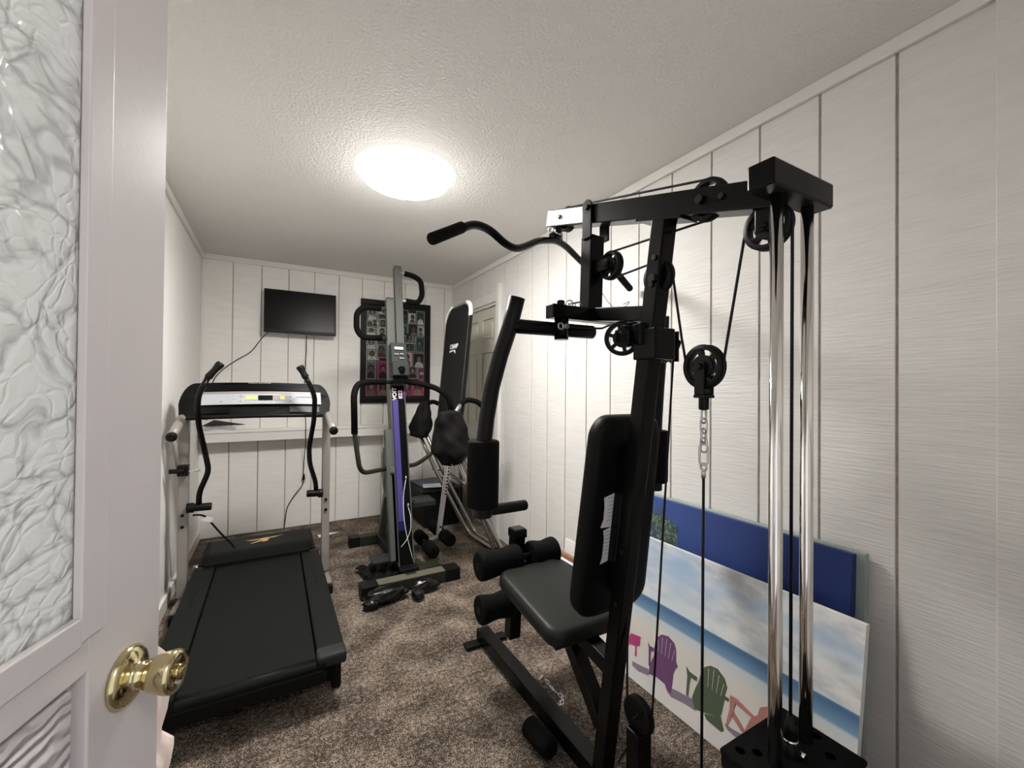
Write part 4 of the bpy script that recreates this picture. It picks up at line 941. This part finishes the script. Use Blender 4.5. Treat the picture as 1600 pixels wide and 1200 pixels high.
# things under and around the climber
def lump(c, r, seed, sq=1.0, amp=.18, k=3.0, flat=0.0):
    rnd = random.Random(seed); ph = [rnd.uniform(0, 6.28) for _ in range(8)]
    def f(u, v):
        a = 2*PI*u; e = PI*(v-.5)*.999; d = Vector((math.cos(e)*math.cos(a), math.cos(e)*math.sin(a), math.sin(e)))
        n = math.sin(k*a+ph[0]+2*e)+.7*math.sin(2*k*a+ph[1]-3*e*k)+.6*math.sin(k*2.3*e+ph[2]+a*2 if False else k*2.3*e+ph[2])+.4*math.sin(5*k*e+ph[3]+math.sin(a+ph[4]))
        s_ = 1+amp*n*.4*math.cos(e)
        z = d.z*r[2]*s_
        if flat: z = max(z, -r[2]*flat)
        return Vector((c[0]+d.x*r[0]*s_, c[1]+d.y*r[1]*s_, c[2]+z))
    return f
b = MB(); b.grid(lump((.575, 2.500, .042), (.125, .055, .046), 3, amp=.2), 36, 18, True); b.grid(lump((.49, 2.455, .028), (.045, .035, .03), 5), 28, 16, True)
tag(b.build('plastic_bag', M['glossbag']), 'crumpled shiny black plastic bag under the left front foot of the climber', 'bag')
b = MB(); b.grid(lump((.82, 2.512, .038), (.085, .043, .042), 9, amp=.22), 36, 18, True); b.grid(lump((.755, 2.455, .032), (.036, .062, .034), 12), 28, 16, True)
tag(b.build('plastic_bag', M['glossbag']), 'crumpled shiny black plastic bag in front of the middle of the climber foot', 'bag')
def dcl(t, s_):
    x = .49+.225*s_+.05*t*(1-s_); y = 3.0-.30*t; return Vector((x, y, .012+.022*abs(math.sin(s_*9+t*6))+.02*abs(math.sin(t*11+s_*3))*t+.012*s_))
b = MB(); b.grid(dcl, 30, 30); o = b.build('dark_cloth', M['cloth_black']); sm = o.modifiers.new('solid', 'SOLIDIFY'); sm.thickness = .006
tag(o, 'crumpled dark cloth spread on the carpet behind the climber front foot', 'cloth')
# push up stands / foam rollers of the inversion table are built with it
b = MB(); b.box((.925, 2.80, .035), (.16, .10, .012), rotm('Z', .2), .003).box((.88, 2.86, .03), (.05, .12, .03), rotm('Z', .1), .004).box((.96, 2.76, .02), (.14, .012, .03), rotm('Z', .2), .002)
tag(b.build('metal_bracket', M['olive_dark']), 'dark metal bracket lying on the carpet right of the climber column', 'bracket')

# ================================================================== INVERSION TABLE
iv = thing('inversion_table', 'folded inversion table with tall black bed and grey tube legs by the door', 'inversion table', (1.25, 3.1, 0))
def bx(z): return 1.17+.095*(z-.65)
def bedpt(y, z, off=0): return Vector((bx(z)-off, y, z))
b = MB(); ol = [(3.44, 1.80), (3.33, 1.905), (3.02, 1.905), (2.995, 1.82), (2.915, 1.80), (2.90, 1.10), (2.96, .72), (3.10, .64), (3.28, .66), (3.40, 1.0), (3.425, 1.25)]
vv = [b.bm.verts.new(bedpt(y, z)) for y, z in ol]; v2_ = [b.bm.verts.new(bedpt(y, z, -.022)) for y, z in ol]; n_ = len(vv)
fs = [b.bm.faces.new(vv), b.bm.faces.new(v2_[::-1])]+[b.bm.faces.new((vv[i], v2_[i], v2_[(i+1) % n_], vv[(i+1) % n_])) for i in range(n_)]
b._tag(fs, False); bmesh.ops.bevel(b.bm, geom=list(b.bm.edges), offset=.006, segments=2, affect='EDGES'); bed = b.build('bed', M['bed'], iv)
b = MB(); fr = [bedpt(2.935, .9, -.012), bedpt(2.935, 1.80, -.012), bedpt(2.955, 1.86, -.012), bedpt(3.03, 1.905, -.012), bedpt(3.32, 1.905, -.012), bedpt(3.40, 1.87, -.012), bedpt(3.425, 1.80, -.012), bedpt(3.41, .9, -.012)]
b.tube(fr, .0135, 14, .05, 6); b.build('bed_frame', M['tube_gray'], iv)
b = MB(); b.tube([bedpt(2.935, 1.79, -.010), bedpt(2.938, 1.845, -.010), bedpt(2.97, 1.895, -.010), bedpt(3.03, 1.912, -.010)], .0165, 14, .04, 6).tube([bedpt(3.33, 1.912, -.01), bedpt(3.40, 1.885, -.01), bedpt(3.430, 1.83, -.01), bedpt(3.432, 1.79, -.01)], .0165, 14, .04, 6); o = b.apart('frame_corner', M['white'], iv); o['label'] = 'white plastic corner sleeves'
lettering('bed_lettering', 'CHAMP', .052, bedpt(3.185, 1.575, .003), (0,-1,0), (.095,.0,1), M['white'], bed, .001, sx=.95)
b = MB(); b.poly([bedpt(3.27, 1.548, .003), bedpt(3.27, 1.53, .003), bedpt(3.205, 1.552, .003), bedpt(3.14, 1.515, .003), bedpt(3.14, 1.545, .003)]); b.build('logo_swoosh', M['white'], bed)
# A frame: two nested U tubes
for k, (dx, dy) in enumerate(((0, 0), (.05, -.02))):
    b = MB(); b.tube([(1.02+dx, 3.47+dy*2, .95), (1.18+dx, 3.38+dy, .56), (1.43+dx, 3.26+dy, .035), (1.468+dx, 2.86+dy*.5, .020), (1.44+dx, 2.85, .09), (1.05+dx, 2.80, .94)], .0165, 16, .09, 8).build('leg_frame', M['tube_gray'], iv)
b = MB(); b.bar((1.20, 2.82, .60), (1.52, 2.83, .03), .022, .040, (0,1,0), .003); b.build('support_channel', M['shaft'], iv)
b = MB(); b.tube([(1.16, 3.40, .57), (1.24, 3.36, .56), (1.36, 2.86, .45)], .012, 12, .05).build('cross_tube', M['tube_gray'], iv)
b = MB(); b.bar((1.095, 3.06, .115), (1.185, 3.06, .79), .028, .042, (0,1,0), .003); b.cyl((1.185, 3.06, .79), (1.19, 3.06, .84), .022); sh_ = b.build('height_shaft', M['shaft'], iv); sh_['label'] = 'pale grey height shaft with a row of holes'
b = MB()
for k in range(11):
    t = .48+k*.036; p = Vector((1.095, 3.06, .115)).lerp(Vector((1.185, 3.06, .79)), t); b.cyl(p+Vector((-.0145, -.012, 0)), p+Vector((-.0155, -.012, 0)), .006, seg=12); 
for k in range(11):
    t = .48+k*.036; p = Vector((1.095, 3.06, .115)).lerp(Vector((1.185, 3.06, .79)), t); b.cyl(p+Vector((.004, -.0205, 0)), p+Vector((.004, -.0220, 0)), .0065, seg=12)
p = Vector((1.095, 3.06, .115)).lerp(Vector((1.185, 3.06, .79)), .12); b.cyl(p+Vector((0, -.0205, 0)), p+Vector((0, -.022, 0)), .008, seg=12)
b.apart('shaft_hole', M['hole'], sh_)
b = MB(); b.cyl((1.18, 3.04, .735), (1.18, 2.985, .735), .007).cyl((1.18, 2.995, .735), (1.18, 2.96, .735), .018, bev=.005).build('adjust_knob', M['black'], iv)
for (x, y0, y1, z, nm) in ((.995, 2.86, 3.02, .085, 'a'), (.995, 3.10, 3.24, .095, 'a'), (1.135, 2.90, 3.05, .13, 'b'), (1.125, 3.13, 3.28, .14, 'b')):
    b = MB(); b.capsule((x, y0, z), (x, y1, z), .046, 20, .35); b.build('ankle_roller', M['matte_black'], iv)
b = MB(); b.cyl((.995, 2.9, .088), (.995, 3.2, .094), .012).cyl((1.13, 2.93, .13), (1.13, 3.25, .138), .012).bar((.99, 3.06, .09), (1.14, 3.06, .13), .02, .02); b.apart('roller_axle', M['steel'], iv)
# handles
for nm, y, pts in (('near', 2.75, [(1.045, 2.66, 1.03), (1.085, 2.67, 1.115), (1.175, 2.73, 1.165), (1.26, 2.72, 1.15), (1.34, 2.72, 1.06), (1.36, 2.74, .94), (1.28, 2.78, .80)]), ('far', 3.45, [(1.07, 3.45, 1.02), (1.11, 3.45, 1.10), (1.17, 3.44, 1.13), (1.24, 3.43, 1.10), (1.28, 3.42, 1.02), (1.27, 3.40, .85)])):
    b = MB(); b.tube(pts, .0145, 14, .07, 6); h_ = b.build('side_handle', M['tube_gray'], iv)
    b = MB(); b.tube([Vector(pts[1]).lerp(Vector(pts[2]), .25)]+pts[2:6], .0185, 14, .07, 6).build('foam_grip', M['matte_black'], h_)
# cloth covers draped over the pivots
def drape(c, w_, d_, h_, top, seed, tipx=0.0, close=.45):
    rnd = random.Random(seed); ph = [rnd.uniform(0, 6.28) for _ in range(6)]
    def f(u, v):
        a = 2*PI*u; s_ = v
        prof = top+(1-top)*min(1, s_*1.35)**.6; 
        if s_ > .75: prof *= 1-close*((s_-.75)/.25)**1.5
        fold = 1+.15*math.sin(2*a+ph[0]+3*s_)+.09*math.sin(4*a+ph[1]-5*s_)+.05*math.sin(13*s_+2*a+1.5*math.sin(a+ph[4]))+.025*math.sin(24*s_-3*a+2*math.sin(2*a))
        r = prof*fold
        if v < .001 : r *= .15
        if v > .999: r *= .15
        return Vector((c[0]+w_/2*r*math.cos(a)+tipx*(1-s_), c[1]+d_/2*r*math.sin(a), c[2]+h_/2-h_*s_+.012*math.sin(2*a+ph[3])*s_))
    return f
b = MB(); b.grid(drape((1.055, 3.44, .985), .17, .15, .30, .22, 4, .05, .05), 48, 26, True)
tag(b.build('cloth_cover', M['cloth_black']), 'black cloth pouch on the far handle of the inversion table', 'pouch', 'pouches on the inversion table')
b = MB(); b.grid(drape((1.03, 2.625, .92), .23, .22, .36, .50, 8, -.02), 52, 28, True)
tag(b.build('cloth_cover', M['cloth_black']), 'bulky black cloth pouch on the near handle of the inversion table', 'pouch', 'pouches on the inversion table')

# ================================================================== storage bin in the corner
bn = thing('storage_bin', 'black plastic storage bin in the far right corner behind the inversion table', 'bin', (1.32, 3.86, 0))
b = MB(); b.box((1.33, 3.84, .16), (.34, .46, .30), bev=.015).build('bin_body', M['bin'], bn)
b = MB(); b.box((1.33, 3.84, .325), (.38, .50, .028), bev=.01).build('bin_rim', M['bin'], bn)
b = MB(); b.box((1.31, 3.86, .3455), (.30, .36, .012), rotm('Z', .1), .002); tag(b.build('blue_binder', M['blue_folder']), 'dark blue binder lying on the black storage bin', 'binder')
b = MB(); b.box((1.27, 3.70, .3555), (.18, .13, .007), rotm('Z', -.25), .001); tag(b.build('booklet', M['paper']), 'pale booklet on the edge of the blue binder', 'booklet')

# paper and wire on the floor
b = MB(); b.poly([(.34, 3.80, .004), (.50, 3.868, .006), (.42, 3.895, .004), (.33, 3.88, .004)], (0,0,.001)); tag(b.build('paper_scrap', M['white']), 'white paper scrap on the carpet beside the treadmill upright', 'paper')
cord('thin_wire', [(.50, 4.10, .004), (.53, 3.97, .006), (.545, 3.86, .004)], .002, 'thin tan wire on the carpet near the paper scrap', 'olive_tan', .02, 'wire')

# ================================================================== CANVASES on the right wall
def canvas_obj(name, label, Yl, Lx, hgt, th, xb, xt, mats, faces, edge_i, loc_z=0.0, group=None):
    """stretched canvas leaning on the right wall; local x along the picture, z up the picture, y into its depth"""
    bb = MB(); bb.m(0).poly([(0,0,0), (Lx,0,0), (Lx,0,hgt), (0,0,hgt)])
    t = MB(); bb.m(edge_i); 
    for q in ([(0,0,0),(0,th,0),(Lx,th,0),(Lx,0,0)], [(0,0,hgt),(Lx,0,hgt),(Lx,th,hgt),(0,th,hgt)], [(0,0,0),(0,0,hgt),(0,th,hgt),(0,th,0)], [(Lx,0,0),(Lx,th,0),(Lx,th,hgt),(Lx,0,hgt)], [(0,th,0),(0,th,hgt),(Lx,th,hgt),(Lx,th,0)]): bb.poly(q)
    for lv, mi, pts in faces: bb.m(mi).poly([(x, -.0004*lv, z) for x, z in pts])
    ob = bb.build(name, mats, normals=False)
    v = Vector((xt-xb, 0, math.sqrt(max(hgt**2-(xt-xb)**2, 0)))).normalized(); u = Vector((0,-1,0)); n = v.cross(u)
    n = u.cross(v)*-1
    ob.matrix_world = Matrix((u, n, v)).transposed().to_4x4(); ob.matrix_world.translation = Vector((xb, Yl, loc_z))
    tag(ob, label, 'canvas picture', group); return ob
A = dict(
purple=[(0.443,0.179),(0.444,0.217),(0.47,0.247),(0.504,0.256),(0.534,0.245),(0.545,0.224),(0.551,0.182),(0.561,0.17),(0.55,0.156),(0.544,0.135),(0.544,0.091),(0.512,0.076),(0.47,0.079),(0.429,0.069),(0.429,0.106),(0.445,0.152)],
purple_arm=[(0.407,0.188),(0.419,0.176),(0.441,0.178),(0.443,0.166),(0.428,0.157),(0.433,0.099),(0.424,0.099),(0.415,0.165)],
purple_leg=[(0.498,0.091),(0.544,0.091),(0.543,0.06),(0.522,0.061)],
purple_shadow=[(0.336,0.07),(0.37,0.074),(0.426,0.086),(0.43,0.061),(0.374,0.048),(0.339,0.052)],
green=[(0.654,0.172),(0.66,0.209),(0.672,0.232),(0.694,0.248),(0.721,0.252),(0.75,0.236),(0.762,0.212),(0.756,0.181),(0.772,0.182),(0.771,0.17),(0.756,0.169),(0.75,0.115),(0.73,0.098),(0.685,0.081),(0.648,0.069),(0.633,0.101),(0.643,0.141)],
green_arm=[(0.596,0.194),(0.613,0.182),(0.646,0.18),(0.645,0.166),(0.62,0.165),(0.617,0.134),(0.618,0.094),(0.608,0.095),(0.605,0.161)],
green_leg=[(0.686,0.077),(0.73,0.098),(0.746,0.112),(0.765,0.071),(0.756,0.061),(0.697,0.065)],
green_shadow=[(0.513,0.072),(0.562,0.084),(0.639,0.097),(0.653,0.065),(0.608,0.061),(0.545,0.048),(0.527,0.054)],
red_arm=[(0.774,0.195),(0.797,0.198),(0.864,0.181),(0.857,0.171),(0.795,0.181),(0.787,0.135),(0.775,0.094),(0.769,0.096),(0.777,0.151)],
red_leg=[(0.784,0.152),(0.794,0.151),(0.839,0.116),(0.828,0.105),(0.78,0.137)],
red=[(0.849,0.168),(0.87,0.192),(0.875,0.218),(0.896,0.234),(0.932,0.243),(0.95,0.215),(0.955,0.12),(0.95,0.06),(0.873,0.07),(0.83,0.078),(0.818,0.077),(0.837,0.131)],
red_shadow=[(0.761,0.095),(0.791,0.096),(0.828,0.102),(0.834,0.084),(0.818,0.077),(0.776,0.082)],
pink=[(0.275,0.183),(0.298,0.189),(0.304,0.157),(0.312,0.175),(0.368,0.186),(0.368,0.148),(0.352,0.14),(0.358,0.099),(0.347,0.098),(0.344,0.136),(0.314,0.13),(0.291,0.09),(0.281,0.065),(0.269,0.089)])
fc = []; mi_ = {'purple': 2, 'green': 3, 'red': 4, 'pink': 5}
for k, pts in A.items():
    base = k.split('_')[0]
    if 'shadow' in k: fc.append((1, 6, pts))
    elif 'leg' in k: fc.append((2, mi_[base], pts))
    elif 'arm' in k: fc.append((4, mi_[base], pts))
    else: fc.append((3, mi_[base], pts))
for cx_, zb_, w_ in ((.498, .176, .088), (.708, .172, .088)):       # pale gaps between the fan slats
    for j in range(5):
        x = cx_+(j-2)*w_*.19; x2 = cx_+(j-2)*w_*.235; zt2 = zb_+.068-.006*(j-2)**2; fc.append((5, 7, [(x-.0008, zb_), (x+.0008, zb_), (x2+.0012, zt2), (x2-.0012, zt2)]))
beach = canvas_obj('beach_canvas', 'wide canvas of coloured beach chairs leaning in front of the blue one', 1.68, 1.135, .6005, .022, 1.357, 1.452, [M['beach'], M['beige_canvas_edge'], M['art_purple'], M['art_green'], M['art_red'], M['art_pink'], M['art_shadow'], M['art_slat']], fc, 1, .001)
fc = []; rnd = random.Random(4)
for k in range(330):
    a = rnd.uniform(0, 2*PI); r = .075*math.sqrt(rnd.random()); cx_ = .305+r*math.cos(a)*1.1; cz_ = .60+r*math.sin(a)*.9
    a2 = rnd.uniform(.0, 2*PI); l_ = rnd.uniform(.014, .034); w_ = .0042
    dx, dz = math.cos(a2)*l_, math.sin(a2)*l_; px_, pz_ = -math.sin(a2)*w_, math.cos(a2)*w_
    fc.append((1+k % 5, 2 if rnd.random() < .7 else 3, [(cx_-px_, cz_-pz_), (cx_+dx, cz_+dz), (cx_+px_, cz_+pz_)]))
for k in range(12):
    a2 = PI*(.1+.8*k/11); fc.append((2, 2, [(.285, .63), (.285+math.cos(a2)*.075-.004, .63+math.sin(a2)*.07), (.285+math.cos(a2)*.07+.002, .63+math.sin(a2)*.072)]))
bluec = canvas_obj('blue_canvas', 'larger deep blue canvas with palm leaves behind the beach picture', 1.66, 1.035, .745, .038, 1.485, 1.572, [M['bluesky'], M['bluesky'], M['palm'], M['palm_light']], fc, 1, .001)
b = MB(); b.box((1.595, 1.15, .375), (.022, 1.10, .74), rotm('Y', .035), .003); b.build('stretcher_frame', M['stretcher'], bluec)
# low framed pictures beyond the canvases
b = MB(); b.box((1.455, 1.97, .135), (.014, .42, .265), rotm('Y', .10), .002); b.mi = 1; b.box((1.447, 1.97, .135), (.004, .40, .25), rotm('Y', .10)); tag(b.build('navy_picture', [M['white'], M['blue_folder']]), 'low navy picture with white edge leaning foremost beyond the seat', 'picture')
b = MB(); b.box((1.50, 1.98, .14), (.024, .44, .272), rotm('Y', .10), .003); tag(b.build('wood_picture_frame', M['wood']), 'reddish wooden frame leaning between the navy picture and wall', 'picture frame')
b = MB(); b.box((1.565, 1.93, .165), (.012, .36, .325), rotm('Y', .10), .002); tag(b.build('white_board', M['white']), 'white board leaning behind the wooden frame beyond the seat', 'board')
